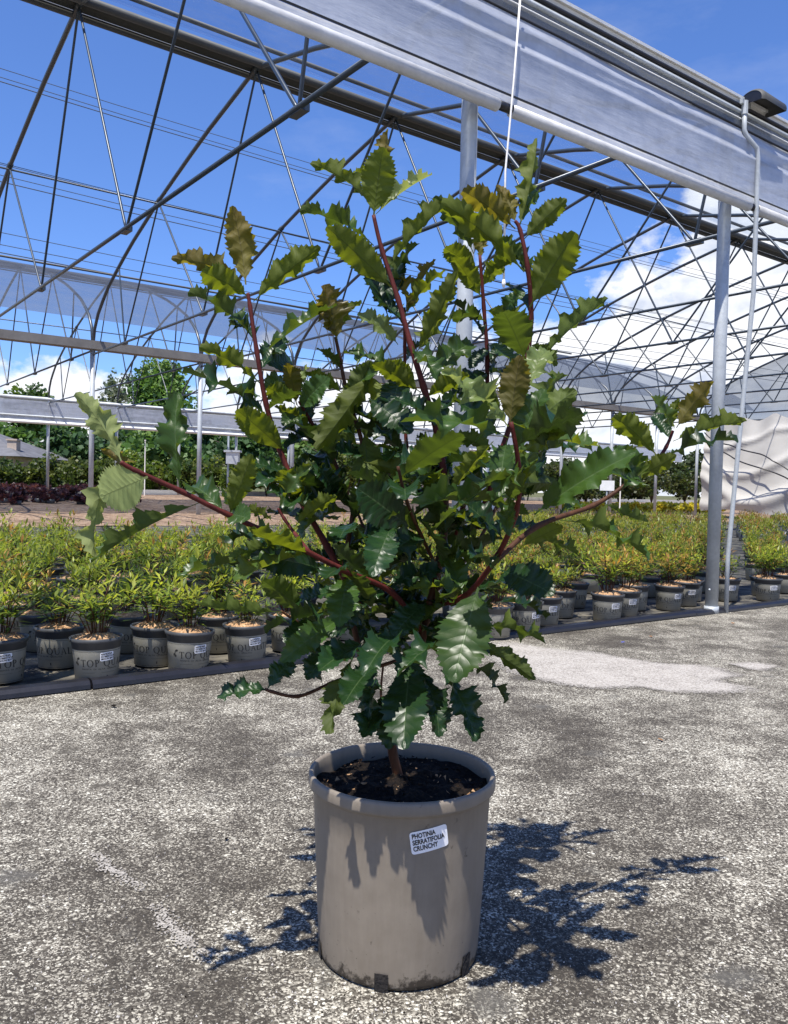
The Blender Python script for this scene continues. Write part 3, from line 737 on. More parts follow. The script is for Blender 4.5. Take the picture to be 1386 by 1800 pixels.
def tree(px, ptop, Y, wpx, label, cols, seed, n=5200, size=0.42, base=0.6, droop=0.0, group=None, name='broadleaf_tree', trunkf=0.35):
    rng = random.Random(seed)
    top = at(px, ptop, Y); w = wpx / F * Y
    t = thing(name, (top.x, Y, base), label, 'tree', group)
    H = top.z - base
    m = MB(); th = H * 0.62; r0 = 0.035 * H
    m.tube([(0, 0, -0.2), (0.02 * H, 0, th * 0.4), (-0.01 * H, 0.02 * H, th * 0.75), (0, 0, H * 0.86)], [r0, r0 * 0.75, r0 * 0.5, r0 * 0.15], 8)
    for i in range(7):
        a = i * 2.4 + rng.random(); z = th * rng.uniform(0.42, 0.95); q = w * rng.uniform(0.25, 0.42)
        m.tube([(0, 0, z), (q * 0.5 * math.cos(a), q * 0.5 * math.sin(a), z + q * 0.35), (q * math.cos(a), q * math.sin(a), z + q * 0.55)], [r0 * 0.4, r0 * 0.25, r0 * 0.08], 6)
    m.build('trunk', M['trunk'], t, True)
    m = MB(); m.col = []
    leaf_cloud(rng, (0, 0, H * (0.5 + trunkf * 0.5) - H * 0.0), (w / 2, w / 2 * 0.8, H * (1 - trunkf) / 2), n, size, cols, m, 30, droop)
    m.build('crown', M['treeleaf'], t)
    return t
GRN = [(0.076, 0.145, 0.034), (0.102, 0.187, 0.044), (0.054, 0.109, 0.031), (0.136, 0.212, 0.051)]
DRK = [(0.044, 0.095, 0.031), (0.061, 0.122, 0.037), (0.034, 0.075, 0.027)]
YEL = [(0.10, 0.14, 0.03), (0.075, 0.115, 0.026), (0.13, 0.15, 0.035)]
tree(300, 630, 58, 178, 'tall broad green tree rising above the far curtain left of the shrub', GRN, 11, 15000, 0.30, 0.6, trunkf=0.12)
tree(57, 676, 66, 92, 'small round-headed tree peeping over the far curtain at the left edge', GRN, 12, 6500, 0.34, 0.6, trunkf=0.45)
tree(198, 648, 70, 80, 'wispy grey-green weeping tree beside the tall broad tree', [(0.12, 0.15, 0.09), (0.15, 0.17, 0.11)], 13, 1300, 0.34, 0.6, 1.2, trunkf=0.15)
tg = 'dark trees massed behind the far hedge'
for i, (px, pt, Y, w) in enumerate([(20, 742, 50, 150), (110, 748, 47, 150), (185, 742, 52, 130), (270, 752, 46, 130), (350, 745, 52, 140), (430, 750, 48, 140), (510, 752, 52, 150), (590, 758, 50, 150), (670, 770, 52, 140), (750, 775, 55, 140)]):
    tree(px, pt, Y, w, '%s tree from the left in the dark mass behind the far hedge' % ORD[i], DRK if i % 3 else GRN, 40 + i, 4200, 0.36, 0.55, group=tg, trunkf=0.05)
for i, (px, pt, Y, w) in enumerate([(905, 800, 60, 120), (1000, 806, 60, 120), (1060, 800, 58, 90), (1130, 806, 60, 100), (1205, 798, 58, 110), (1290, 800, 60, 120)]):
    tree(px, pt, Y, w, '%s olive green tree from the left behind the yellow plants on the right' % ORD[i], [(0.055, 0.075, 0.022), (0.075, 0.095, 0.030), (0.04, 0.06, 0.02)], 70 + i, 3400, 0.30, 0.5, group='trees behind the yellow plants', trunkf=0.03)

def shrub(px, ptop, pbase, Y, wpx, label, cols, seed, n=1500, size=0.16, group=None, name='hedge_shrub'):
    rng = random.Random(seed)
    top = at(px, ptop, Y); bz = max(0.02, min(0.6, at(px, pbase, Y).z)); w = wpx / F * Y
    t = thing(name, (top.x, Y, bz), label, 'shrub', group)
    H = max(0.3, top.z - bz)
    m = MB()
    for i in range(5):
        a = i * 1.3; m.tube([(0, 0, -0.02), (w * 0.12 * math.cos(a), w * 0.12 * math.sin(a), H * 0.5), (w * 0.28 * math.cos(a), w * 0.28 * math.sin(a), H * 0.8)], [0.03, 0.02, 0.006], 5)
    m.build('stems', M['trunk'], t, True)
    m = MB(); m.col = []
    leaf_cloud(rng, (0, 0, H * 0.53), (w / 2 * 1.1, w / 2 * 1.1, H * 0.47), n, size, cols, m, 22, -0.5)
    m.build('foliage', M['foliage'], t)
    return t
hg = 'leafy shrubs in the hedge along the far side'
HED = [(0.055, 0.085, 0.020), (0.080, 0.105, 0.024), (0.040, 0.066, 0.018), (0.10, 0.12, 0.03)]
HE2 = [(0.085, 0.125, 0.020), (0.11, 0.14, 0.026), (0.06, 0.095, 0.02)]
for i in range(16):
    px = -10 + i * 48
    shrub(px, 803 + 8 * math.sin(i * 2.3), 872, 33.5 + (i % 3) * 0.5, 66, '%s bushy shrub from the left in the hedge along the far side' % ORD[i], HE2 if i in (5, 6, 9, 10) else HED, 100 + i, 1700, 0.15, hg)
for i in range(9):
    px = 800 + i * 58
    shrub(px, 818 + 8 * math.sin(i * 1.9), 884, 42 + (i % 2), 72, '%s dull green shrub from the left in the row behind the yellow plants' % ORD[i], [(0.05, 0.07, 0.02), (0.075, 0.085, 0.028), (0.035, 0.055, 0.018)], 140 + i, 1500, 0.16, 'shrubs behind the yellow plants')
yg = 'golden leaved plants in the strip on the right'
for i in range(26):
    px = 990 + i * 11 + random.uniform(-2, 2)
    shrub(px, 884 + random.uniform(-2, 2), 902, 30 + (i % 3) * 0.8, 20, 'low golden yellow plant in the bright strip on the right', [(0.34, 0.30, 0.03), (0.28, 0.28, 0.04), (0.42, 0.34, 0.03)], 170 + i, 260, 0.11, yg, 'golden_plant')
pg = 'dark purple plants in the gravel bed'
rp = random.Random(5)
for i in range(70):
    px = rp.uniform(-10, 235); Y = rp.uniform(20.5, 31)
    q = gnd(px, 850 + 0.8 * F / Y, 0); uu, vv = toUV(q); bz = bedz(vv)
    rng = random.Random(300 + i)
    t = thing('purple_plant', (q.x, q.y, bz), 'low dark purple leafed plant on the brown gravel at left', 'plant', pg)
    m = MB(); m.col = []
    leaf_cloud(rng, (0, 0, 0.16), (0.24, 0.24, 0.14), 120, 0.11, [(0.050, 0.018, 0.026), (0.08, 0.030, 0.036), (0.032, 0.014, 0.020)], m, 6, -0.6)
    m.build('foliage', M['foliage'], t)
    m = MB(); m.tube([(0, 0, -0.02), (0, 0, 0.12)], [0.10, 0.11], 8); m.build('pot', M['potrim'], t, True)

hq = at(46, 800, 40)
house = thing('house', (hq.x - 5.2, 40, 0.5), 'grey roofed house with a chimney among trees at the left edge', 'house')
m = MB(); m.box((-5, 0, 0), (4.6, 6, 1.6)); m.build('wall', M['brick'], house)
m = MB(); m.add([(-5.6, -0.6, 1.5), (5.2, -0.6, 1.5), (5.2, 6.6, 1.5), (-5.6, 6.6, 1.5), (-4.6, 3, 2.9), (2.0, 3, 2.9)], [(0, 1, 5, 4), (2, 3, 4, 5), (1, 2, 5), (3, 0, 4), (3, 2, 1, 0)]); rf = m.build('roof', M['rooftile'], house)
m = MB(); m.box((4.05, 0.5, 1.5), (4.5, 0.95, 2.28)); m.box((4.0, 0.45, 2.283), (4.55, 1.0, 2.36)); m.build('chimney', M['brick'], rf)
m = MB(); m.box((3.4, -0.04, 0.5), (4.3, 0.02, 1.25)); m.build('window', M['glass'], house)

# white louvred cabinet, sign and small white boxes among the posts
q = gnd(846, 905, 0.05)
q = at(848, 905, 16.0)
cab = thing('white_cabinet', (q.x, q.y, max(0.05, q.z)), 'white slatted cabinet half hidden behind the middle of the shrub', 'cabinet')
hh = at(848, 818, 16.0).z - cab.location.z
m = MB(); m.box((-0.22, 0, 0), (0.22, 0.4, hh)); m.build('body', M['white'], cab)
for i in range(4):
    m = MB(); m.box((-0.235, -0.025, hh * (0.02 + i * 0.245)), (0.235, -0.003, hh * (0.235 + i * 0.245))); m.build('slat', M['white'], cab)
q = at(404, 862, 24)
bx = thing('meter_box', (q.x, q.y, bedz(20)), 'white meter box on a thin post left of the shrub', 'box')
zz = at(404, 800, 24).z - bx.location.z
m = MB(); m.tube([(-0.06, 0, 0), (-0.06, 0, zz + 0.55)], 0.03, 8); m.build('post', M['steel'], bx, True)
m = MB(); m.box((-0.1, -0.12, zz - 0.25), (0.25, 0.12, zz + 0.08)); m.build('body', M['white'], bx)
m = MB(); m.box((-0.16, -0.16, zz + 0.083), (0.3, 0.16, zz + 0.14)); m.build('lid', M['white'], bx)
q = at(1066, 905, 20)
sg = thing('bed_sign', (q.x, q.y, 0.1), 'small blank white sign on a stake among the plants on the right', 'sign')
zs = at(1066, 855, 20).z - 0.1
m = MB(); m.box((-0.015, -0.015, 0), (0.015, 0.015, zs + 0.1)); m.build('stake', M['steel'], sg)
m = MB(); m.box((-0.17, -0.03, zs - 0.1), (0.17, -0.017, zs + 0.14)); m.build('plate', M['white'], sg)
for px, pt, pb_, Y, lab in ((254, 775, 874, 29, 'thin pale stake standing before the hedge at left'), (1090, 830, 893, 26, 'short pale stake among plants at right of the shrub')):
    q = at(px, pb_, Y); zb = max(0.05, bedz(toUV(q)[1])); zt = at(px, pt, Y).z
    m = MB(); m.tube([(0, 0, 0), (0, 0, zt - zb)], [0.022, 0.018], 6); m.tube([(0, 0, zt - zb), (0, 0, zt - zb + 0.04)], 0.03, 6)
    o = m.build('garden_stake', M['cord']); o.location = (q.x, q.y, zb); tag(o, lab, 'stake')

# ------------------------------------------------------------------ potted nandinas
def nandina(seed, n_st=15, per=25, size=0.050, h=0.27, spread=0.165, warm=0.15):
    rng = random.Random(seed); m = MB(); m.col = []; st = MB()
    for i in range(n_st):
        a = i * 2.39996 + rng.uniform(-.3, .3); rr = spread * math.sqrt((i + 0.5) / n_st) * rng.uniform(0.75, 1.15)
        hh = h * rng.uniform(0.62, 1.1) * (1 - 0.35 * (rr / spread) ** 2)
        base = Vector((0.02 * math.cos(a), 0.02 * math.sin(a), 0)); tip = Vector((rr * math.cos(a), rr * math.sin(a), hh))
        mid = (base + tip) / 2 + Vector((-0.02 * math.cos(a), -0.02 * math.sin(a), 0.02))
        st.tube([base, mid, tip], [0.0028, 0.002, 0.001], 4, False)
        hot = rng.random() < warm
        for q in range(per):
            t = 0.25 + 0.75 * (q + rng.random()) / per
            p = base.lerp(mid, min(1, 2 * t)) if t < 0.5 else mid.lerp(tip, 2 * t - 1)
            aa = rng.uniform(0, 6.283); el = rng.uniform(-0.15, 0.9) if t < 0.85 else rng.uniform(0.3, 1.5)
            d = Vector((math.cos(aa) * math.cos(el), math.sin(aa) * math.cos(el), math.sin(el)))
            L = size * rng.uniform(0.65, 1.2); side = d.cross(Vector((0, 0, 1)))
            side = (side.normalized() if side.length > 1e-3 else Vector((1, 0, 0))) * L * 0.13
            sp = p + d * rng.uniform(0.005, 0.035); dn = Vector((0, 0, -L * 0.12))
            o = len(m.v)
            m.v += [tuple(sp), tuple(sp + d * L * 0.4 + side), tuple(sp + d * L + dn), tuple(sp + d * L * 0.4 - side)]
            m.f.append((o, o + 1, o + 2, o + 3)); m.m.append(0)
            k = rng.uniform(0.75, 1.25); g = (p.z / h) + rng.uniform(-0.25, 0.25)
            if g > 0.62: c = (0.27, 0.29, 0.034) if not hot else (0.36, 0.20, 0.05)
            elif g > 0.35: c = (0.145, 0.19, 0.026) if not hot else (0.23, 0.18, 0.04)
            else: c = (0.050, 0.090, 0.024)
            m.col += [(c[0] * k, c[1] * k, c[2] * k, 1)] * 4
    return m, st
PH, PR, PB = 0.172, 0.104, 0.082
NV = 6
fol, stm, fol_lo = [], [], []
for i in range(NV):
    a, s_ = nandina(500 + i, warm=(0.05, 0.12, 0.1, 0.3, 0.6, 0.1)[i], h=(0.25, 0.27, 0.23, 0.27, 0.25, 0.2)[i])
    fol.append(a.mesh('nandina_foliage', M['foliage'])); stm.append(s_.mesh('nandina_stems', M['brownstem'], True))
def pot_mesh():
    m = MB()
    rz = lambda z: PB + (PR - 0.008 - PB) * z / PH
    m.lathe([(PB - 0.012, 0.0), (PB, 0.003), (rz(0.130), 0.130)], 40, 0)
    m.lathe([(rz(0.130), 0.130), (rz(0.131) + 0.0015, 0.131), (rz(0.150) + 0.003, 0.152), (PR, 0.158), (PR + 0.002, PH), (PR - 0.004, PH + 0.002), (PR - 0.007, PH - 0.004), (PR - 0.010, PH - 0.03), (0.0, PH - 0.03)], 40, 1)
    return m.mesh('nursery_pot', [M['potsmall'], M['potrim']], True)
POT = pot_mesh()
def mulch_mesh(seed):
    rng = random.Random(seed); m = MB(); n = 20; R0 = PR - 0.009
    rings = [(0, 0.028), (0.3, 0.026), (0.6, 0.020), (0.85, 0.010), (1.0, -0.002)]
    m.v.append((0, 0, PH - 0.012 + 0.026))
    for f, z in rings[1:]:
        for k in range(n):
            a = 2 * math.pi * k / n
            m.v.append((R0 * f * math.cos(a), R0 * f * math.sin(a), PH - 0.012 + z + rng.uniform(-.004, .004)))
    for k in range(n): m.f.append((0, 1 + k, 1 + (k + 1) % n)); m.m.append(0)
    for r in range(len(rings) - 2):
        for k in range(n):
            a = 1 + r * n + k; bq = 1 + r * n + (k + 1) % n; m.f.append((a, a + n, bq + n, bq)); m.m.append(0)
    for _ in range(170):   # loose fibres
        a = rng.uniform(0, 6.283); f = math.sqrt(rng.random()) * 0.97; p = Vector((R0 * f * math.cos(a), R0 * f * math.sin(a), PH + 0.016 - 0.026 * f * f))
        d = Vector((rng.gauss(0, 1), rng.gauss(0, 1), rng.uniform(0, 0.5))).normalized() * rng.uniform(0.012, 0.028); s_ = d.orthogonal().normalized() * 0.0011
        o = len(m.v); m.v += [tuple(p - s_), tuple(p + s_), tuple(p + d)]; m.f.append((o, o + 1, o + 2)); m.m.append(0)
    return m.mesh('mulch', M['fibre'], True)
MUL = [mulch_mesh(i) for i in range(3)]
_txtcache = {}
def text_faces(body, size, bold=0.0, align='LEFT', shear=0.0):
    cu = bpy.data.curves.new('t', 'FONT'); cu.body = body; cu.size = size; cu.offset = bold; cu.align_x = align; cu.resolution_u = 3; cu.space_character = 1.0
    ob = bpy.data.objects.new('t', cu); COL.objects.link(ob)
    bpy.context.view_layer.update()
    me = ob.evaluated_get(bpy.context.evaluated_depsgraph_get()).to_mesh()
    vs_ = [v.co.copy() for v in me.vertices]; fs = [tuple(p.vertices) for p in me.polygons]
    ob.evaluated_get(bpy.context.evaluated_depsgraph_get()).to_mesh_clear()
    bpy.data.objects.remove(ob); bpy.data.curves.remove(cu)
    return vs_, fs
def wrap(pts, rfun, off, ang0):
    out = []
    for p in pts:
        z = p.y; r = rfun(z) + off; a = ang0 + p.x / r
        out.append((r * math.sin(a), -r * math.cos(a), z))
    return out
# serif capitals drawn as strokes (thick stems, thin hairlines), unit cap height
def serif(word, cap, mb_pts, x0, y0, thick=0.13, thin=0.045, gap=0.16):
    V, Fc = mb_pts; x = x0
    def rect(xa, ya, xb, yb):
        o = len(V); n_ = max(1, int(abs(xb - xa) * cap / 0.006))
        for i in range(n_ + 1):
            xx = xa + (xb - xa) * i / n_
            V.append(Vector((x + xx * cap, y0 + ya * cap, 0))); V.append(Vector((x + xx * cap, y0 + yb * cap, 0)))
        for i in range(n_): Fc.append((o + 2 * i, o + 2 * i + 2, o + 2 * i + 3, o + 2 * i + 1))
    def quad(*p):
        o = len(V); V.extend(Vector((x + a * cap, y0 + c * cap, 0)) for a, c in p); Fc.append((o, o + 1, o + 2, o + 3))
    def ring(cx, cy, rx, ry, a0=0, a1=360, n_=22, tx=thick, ty=thin):
        o = len(V)
        for i in range(n_ + 1):
            a = R(a0 + (a1 - a0) * i / n_)
            V.append(Vector((x + (cx + rx * math.cos(a)) * cap, y0 + (cy + ry * math.sin(a)) * cap, 0)))
            V.append(Vector((x + (cx + (rx - tx) * math.cos(a)) * cap, y0 + (cy + (ry - ty) * math.sin(a)) * cap, 0)))
        for i in range(n_): Fc.append((o + 2 * i, o + 2 * i + 2, o + 2 * i + 3, o + 2 * i + 1))
    def ser(cx, y, w=0.26): rect(cx - w / 2, y, cx + w / 2, y + thin)
    for ch in word:
        if ch == ' ': x += 0.42 * cap; continue
        if ch == 'T': rect(0.31, thin, 0.31 + thick, 1 - thin); rect(0, 1 - thin, 0.75, 1); rect(0, 0.8, thin, 1 - thin); rect(0.75 - thin, 0.8, 0.75, 1 - thin); ser(0.375, 0); w = 0.75
        elif ch == 'O': ring(0.46, 0.5, 0.46, 0.52); w = 0.92
        elif ch == 'Q': ring(0.46, 0.5, 0.46, 0.52); quad((0.42, 0.03), (0.55, 0.03), (1.0, -0.26), (0.80, -0.24)); w = 0.95
        elif ch == 'P': rect(0.08, thin, 0.08 + thick, 1 - thin); ring(0.28, 0.74, 0.30, 0.26, -90, 90, 14); rect(0.0, 1 - thin, 0.28, 1); rect(0.21, 0.48, 0.28, 0.48 + thin); ser(0.145, 0); w = 0.6
        elif ch == 'U': rect(0.08, 0.3, 0.08 + thick, 1 - thin); rect(0.66, 0.3, 0.66 + thin, 1 - thin); ring(0.395, 0.3, 0.315, 0.32, 180, 360, 14, 0.1, thin); ser(0.145, 1 - thin); ser(0.68, 1 - thin, 0.2); w = 0.80
        elif ch == 'A': quad((0.06, thin), (0.11, thin), (0.41, 1), (0.36, 0.98)); quad((0.56, thin), (0.70, thin), (0.42, 1.0), (0.34, 1.0)); rect(0.20, 0.32, 0.56, 0.32 + thin); ser(0.08, 0, 0.2); ser(0.63, 0); w = 0.76
        elif ch == 'L': rect(0.08, thin, 0.08 + thick, 1 - thin); ser(0.145, 1 - thin); rect(0, 0, 0.6, thin); rect(0.6 - thin, thin, 0.6, 0.22); w = 0.6
        elif ch == 'I': rect(0.08, thin, 0.08 + thick, 1 - thin); ser(0.145, 0); ser(0.145, 1 - thin); w = 0.29
        elif ch == 'Y': rect(0.30, thin, 0.30 + thick, 0.45); quad((0.06, 1 - thin), (0.30, 0.45), (0.43, 0.45), (0.20, 1 - thin)); quad((0.36, 0.45), (0.43, 0.45), (0.68, 1 - thin), (0.62, 1 - thin)); ser(0.13, 1 - thin); ser(0.64, 1 - thin, 0.2); ser(0.365, 0); w = 0.73
        else: w = 0.3
        x += (w + gap) * cap
    return x
def lettering_mesh():
    V, Fc = [], []
    xe = serif('TOP QUALITY', 0.0285, (V, Fc), 0, 0.064, 0.16, 0.06)
    def addt(body, size, x, y, sp=1.0):
        vs_, fs = text_faces(body, size); o = len(V); V.extend(Vector((p.x * sp + x, p.y + y, 0)) for p in vs_); Fc.extend(tuple(i + o for i in f) for f in fs)
    addt("PIANTA  DI  ALTA  QUALITA'", 0.0085, 0.004, 0.052, 1.35)
    addt('TM', 0.004, xe + 0.001, 0.088)
    def poly(pts):
        o = len(V); V.extend(Vector((a, c, 0)) for a, c in pts); Fc.append(tuple(range(o, o + len(pts))))
    # emblem: twig with two drooping leaves
    def leafp(cx, cy, L, w, ang):
        P = []
        for i in range(9): t = i / 8; P.append((t * L, w * math.sin(math.pi * t ** 0.8)))
        for i in range(7, 0, -1): t = i / 8; P.append((t * L, -w * math.sin(math.pi * t ** 0.8)))
        c_, s_ = math.cos(ang), math.sin(ang); poly([(cx + a * c_ - q * s_, cy + a * s_ + q * c_) for a, q in P])
    leafp(-0.020, 0.094, 0.016, 0.0045, R(20)); leafp(-0.022, 0.084, -0.012, 0.0048, R(70)); leafp(-0.017, 0.079, -0.012, 0.0045, R(95))
    poly([(-0.0235, 0.083), (-0.022, 0.083), (-0.019, 0.094), (-0.0205, 0.094)]); poly([(-0.018, 0.078), (-0.0168, 0.078), (-0.019, 0.093), (-0.0203, 0.093)])
    # line under the rim and small print rules
    for a, bb, y, h in ((-0.16, 0.33, 0.1235, 0.0011), (0.004, 0.055, 0.040, 0.0007), (0.08, 0.15, 0.040, 0.0007), (-0.16, 0.33, 0.008, 0.0011)):
        n_ = 40
        o = len(V)
        for i in range(n_ + 1): V.append(Vector((a + (bb - a) * i / n_, y, 0))); V.append(Vector((a + (bb - a) * i / n_, y + h, 0)))
        for i in range(n_): Fc.append((o + 2 * i, o + 2 * i + 2, o + 2 * i + 3, o + 2 * i + 1))
    # recycling triangle outline on the far side of the print
    cx, cy = 0.225, 0.034
    T = [(cx + 0.014 * math.cos(R(90 + 120 * i)), cy + 0.014 * math.sin(R(90 + 120 * i))) for i in range(3)]; T2 = [(cx + 0.010 * math.cos(R(90 + 120 * i)), cy + 0.010 * math.sin(R(90 + 120 * i))) for i in range(3)]
    for i in range(3): poly([T[i], T[(i + 1) % 3], T2[(i + 1) % 3], T2[i]])
    poly([(0.10, 0.018), (0.104, 0.018), (0.104, 0.028), (0.10, 0.028)])
    me = bpy.data.meshes.new('lettering')
    rz = lambda z: PB + (PR - 0.008 - PB) * z / PH
    me.from_pydata(wrap(V, rz, 0.0008, 0.0), [], Fc); me.materials.append(M['ink']); return me
LET = lettering_mesh()
def rounded(w, h, r, n=4):
    P = []
    for cx, cy, a0 in ((w / 2 - r, h / 2 - r, 0), (-w / 2 + r, h / 2 - r, 90), (-w / 2 + r, -h / 2 + r, 180), (w / 2 - r, -h / 2 + r, 270)):
        for i in range(n + 1): a = R(a0 + 90 * i / n); P.append((cx + r * math.cos(a), cy + r * math.sin(a)))
    return P
def sticker_meshes(w, h, lines, size, rfun, zc, ang, tilt, bold, radius_cap=0.1, lead=1.0, off=0.0012, seg=10, squeeze=1.0):
    """white rounded label wrapped on the pot and its printed lines"""
    m = MB(); c_, s_ = math.cos(tilt), math.sin(tilt)
    V, Fc = [], []
    r = min(w, h) * radius_cap
    # columns across so that it bends with the pot
    xs = sorted(set([-w / 2, -w / 2 + r * 0.12, -w / 2 + r * 0.4, -w / 2 + r, w / 2 - r, w / 2 - r * 0.4, w / 2 - r * 0.12, w / 2] + [-w / 2 + r + (w - 2 * r) * i / seg for i in range(seg + 1)]))
    def yh(x):
        d = max(0, abs(x) - (w / 2 - r)); return h / 2 - r + math.sqrt(max(0, r * r - d * d))
    for x in xs:
        y = yh(x); V.append(Vector((x, -y, 0))); V.append(Vector((x, y, 0)))
    n = len(xs)
    for i in range(n - 1): Fc.append((2 * i, 2 * i + 2, 2 * i + 3, 2 * i + 1))
    rot = lambda p: Vector((p.x * c_ - p.y * s_, p.x * s_ + p.y * c_ + zc, 0))
    me = bpy.data.meshes.new('sticker'); me.from_pydata(wrap([rot(p) for p in V], rfun, off, ang), [], Fc); me.materials.append(M['sticker'])
    V, Fc = [], []
    for i, ln in enumerate(lines):
        vs_, fs = text_faces(ln, size, bold); o = len(V)
        V.extend(Vector((p.x * squeeze - w / 2 * 0.90, p.y + h * 0.5 - h * (0.30 + 0.285 * lead * i), 0)) for p in vs_); Fc.extend(tuple(q + o for q in f) for f in fs)
    mt = bpy.data.meshes.new('sticker_text'); mt.from_pydata(wrap([rot(p) for p in V], rfun, off + 0.0006, ang), [], Fc); mt.materials.append(M['ink'])
    return me, mt
rzs = lambda z: PB + (PR - 0.008 - PB) * z / PH
SM, SMT = sticker_meshes(0.056, 0.034, ['NANDINA', 'DOMESTICA', 'MOON BAY'], 0.0100, rzs, 0.104, 0.0, R(3), 0.0004, 0.14)
rn = random.Random(21)
placed = []
def potted(p, label, group, vi, rot, detail=True, sc=1.0, stick=True, name='potted_nandina'):
    z = bedz(toUV(p)[1]) + 0.012
    t = thing(name, (p.x, p.y, z), label, 'potted plant', group)
    t.scale = (sc,) * 3
    t.rotation_euler = (0, 0, rot)
    po = link('pot', POT, t)
    if detail:
        link('lettering', LET, po)
        if stick:
            a = link('sticker', SM, po); a.rotation_euler = (0, 0, stick); c2 = link('sticker_text', SMT, po); c2.rotation_euler = (0, 0, stick)
    mu = link('mulch', MUL[vi % 3], t); mu.rotation_euler = (0, 0, vi * 1.7)
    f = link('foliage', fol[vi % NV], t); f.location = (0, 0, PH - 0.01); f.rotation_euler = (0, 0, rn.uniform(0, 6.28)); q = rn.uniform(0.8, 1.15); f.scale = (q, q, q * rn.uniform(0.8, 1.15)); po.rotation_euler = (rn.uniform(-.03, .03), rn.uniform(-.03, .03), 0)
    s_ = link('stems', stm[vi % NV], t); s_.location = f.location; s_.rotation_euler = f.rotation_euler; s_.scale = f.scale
    placed.append((p.x, p.y))
    return t
# explicit front pots: base pixel (foot centre), text turn, sticker turn, foliage, label
front = [
    (2, 1196, -0.25, 0.15, 2, 'pot plant cut off by the left edge at the front of the bed'),
    (170, 1193, -1.15, 0.45, 0, 'second front pot from the left, bushy dark green plant, sticker over its lettering'),
    (331, 1178, -0.75, 0.55, 2, 'third front pot from the left, small plant on pale heaped mulch, leaf emblem visible'),
    (434, 1162, -2.35, 0.45, 1, 'front pot just left of the shrub, sticker at its right'),
    (103, 1170, -2.55, None, 1, 'plain-sided pot with leaf shadows behind the second front pot from the left'),
    (270, 1167, -1.70, None, 0, 'pot with no sticker between the second and third front pots from the left'),
    (382, 1144, -2.0, None, 1, 'pot standing behind the third and fourth front pots from the left'),
    (72, 1140, -0.6, None, 3, 'shaded dark pot near the left edge, second row of the bed'),
    (228, 1143, -1.0, None, 0, 'pot half hidden in second row behind the no-sticker pot'),
    (508, 1142, -1.4, None, 0, 'pot partly hidden by the shrub lowest left leaves'),
    (25, 1120, -2.0, None, 3, 'bright yellow-green pot plant near the left edge, third row'),
    (312, 1085, -2.0, None, 2, 'pot with visible rim in the third row left of the shrub'),
    (924, 1110, -2.0, 0.75, 5, 'front pot nearest the shrub on its right, leaves hanging over it'),
    (957, 1097, -2.4, 0.6, 5, 'pot with small sparse plant, second from the shrub on its right'),
    (985, 1084, -0.3, None, 5, 'pot with emblem right of the sparse small plant'),
    (1008, 1067, -2.9, None, 3, 'pot with triangle mark in second row right of the shrub'),
    (1067, 1091, -1.35, 0.62, 3, 'front pot facing us with full lettering, bright orange-tipped plant'),
    (1098, 1082, -2.0, 0.6, 4, 'pot touching the full-lettering pot, reddish plant'),
    (1115, 1071, -0.4, None, 4, 'pot with emblem behind the two touching pots on the right'),
    (1175, 1071, -2.15, 0.75, 4, 'front pot with tall reddish green plant left of the steel post'),
    (1204, 1064, -2.2, 0.55, 3, 'pot close against the steel post on its left side'),
    (1276, 1055, -2.3, 0.55, 1, 'pot seen between the steel post and the crank pole'),
    (1350, 1055, -1.55, 0.5, 0, 'front pot right of the crank pole with lettering and sticker'),
    (1232, 1040, -2.0, None, 3, 'pot half hidden behind the steel post in the second row'),
    (870, 1118, -2.0, None, 5, 'pot almost hidden behind the lower right leaves of the shrub'),
]
for px, py, rot, stk, vi, lab in front:
    p = gnd(px, py, 0.012)
    face = math.atan2(p.x, p.y)           # turn so that angle 0 looks at the camera
    potted(p, lab, 'potted plants along the front edge of the bed', vi, -face + rot * 0.62, True, 1.0, (stk - rot * 0.62) if stk is not None else None)
# the rest of the bed on a staggered grid; nearest in view are individuals, the others one mass
cand = []
row = 0
v = V0 + 0.42
while v < 11.9:
    u = -1.5 + (0.21 if row % 2 else 0.0)
    while u < 26:
        p = G(u + rn.uniform(-.05, .05), v + rn.uniform(-.05, .05), 0)
        u += 0.40
        if p.y < 1.5: continue
        uu, vv = toUV(p)
        d = p - CAM; x = 693 + F * (d.dot(RIGHT)) / d.dot(_fw)
        if not (-90 < x < 1480): continue
        if x < 700 and vv > 8.1 + 0.6 * mnoise.noise(Vector((uu * 0.5, 0, 0))): continue
        # aisle seen right of the steel post
        au = (uu * 0.524 - vv * 0.852)
        if x > 1195 and ((au + 0.1) % 0.80) < 0.34: continue
        if min((p.x - a) ** 2 + (p.y - c) ** 2 for a, c in placed[:25]) < 0.058: continue
        cand.append((p.y + abs(p.x) * 0.1, p, x))
    v += 0.35; row += 1
cand.sort(key=lambda t: t[0])
ind, rest = cand[:270], cand[270:]
for d, p, x in ind:
    vi = rn.choice([0, 1, 3, 3, 4, 4, 5]) if x > 760 else rn.choice([0, 1, 2, 3, 0, 1])
    left = x < 700
    big = 1.10 if left else 0.90
    potted(p, 'yellow-green plant in the dense mass of pots left of the shrub' if left else 'yellow-green or reddish plant in the pot rows right of the shrub',
           'massed pots left of the shrub' if left else 'pot rows right of the shrub', vi, rn.uniform(0, 6.28), d < 6.5, big, None)
m = MB(); m.col = []; pm = MB()
rs = random.Random(88)
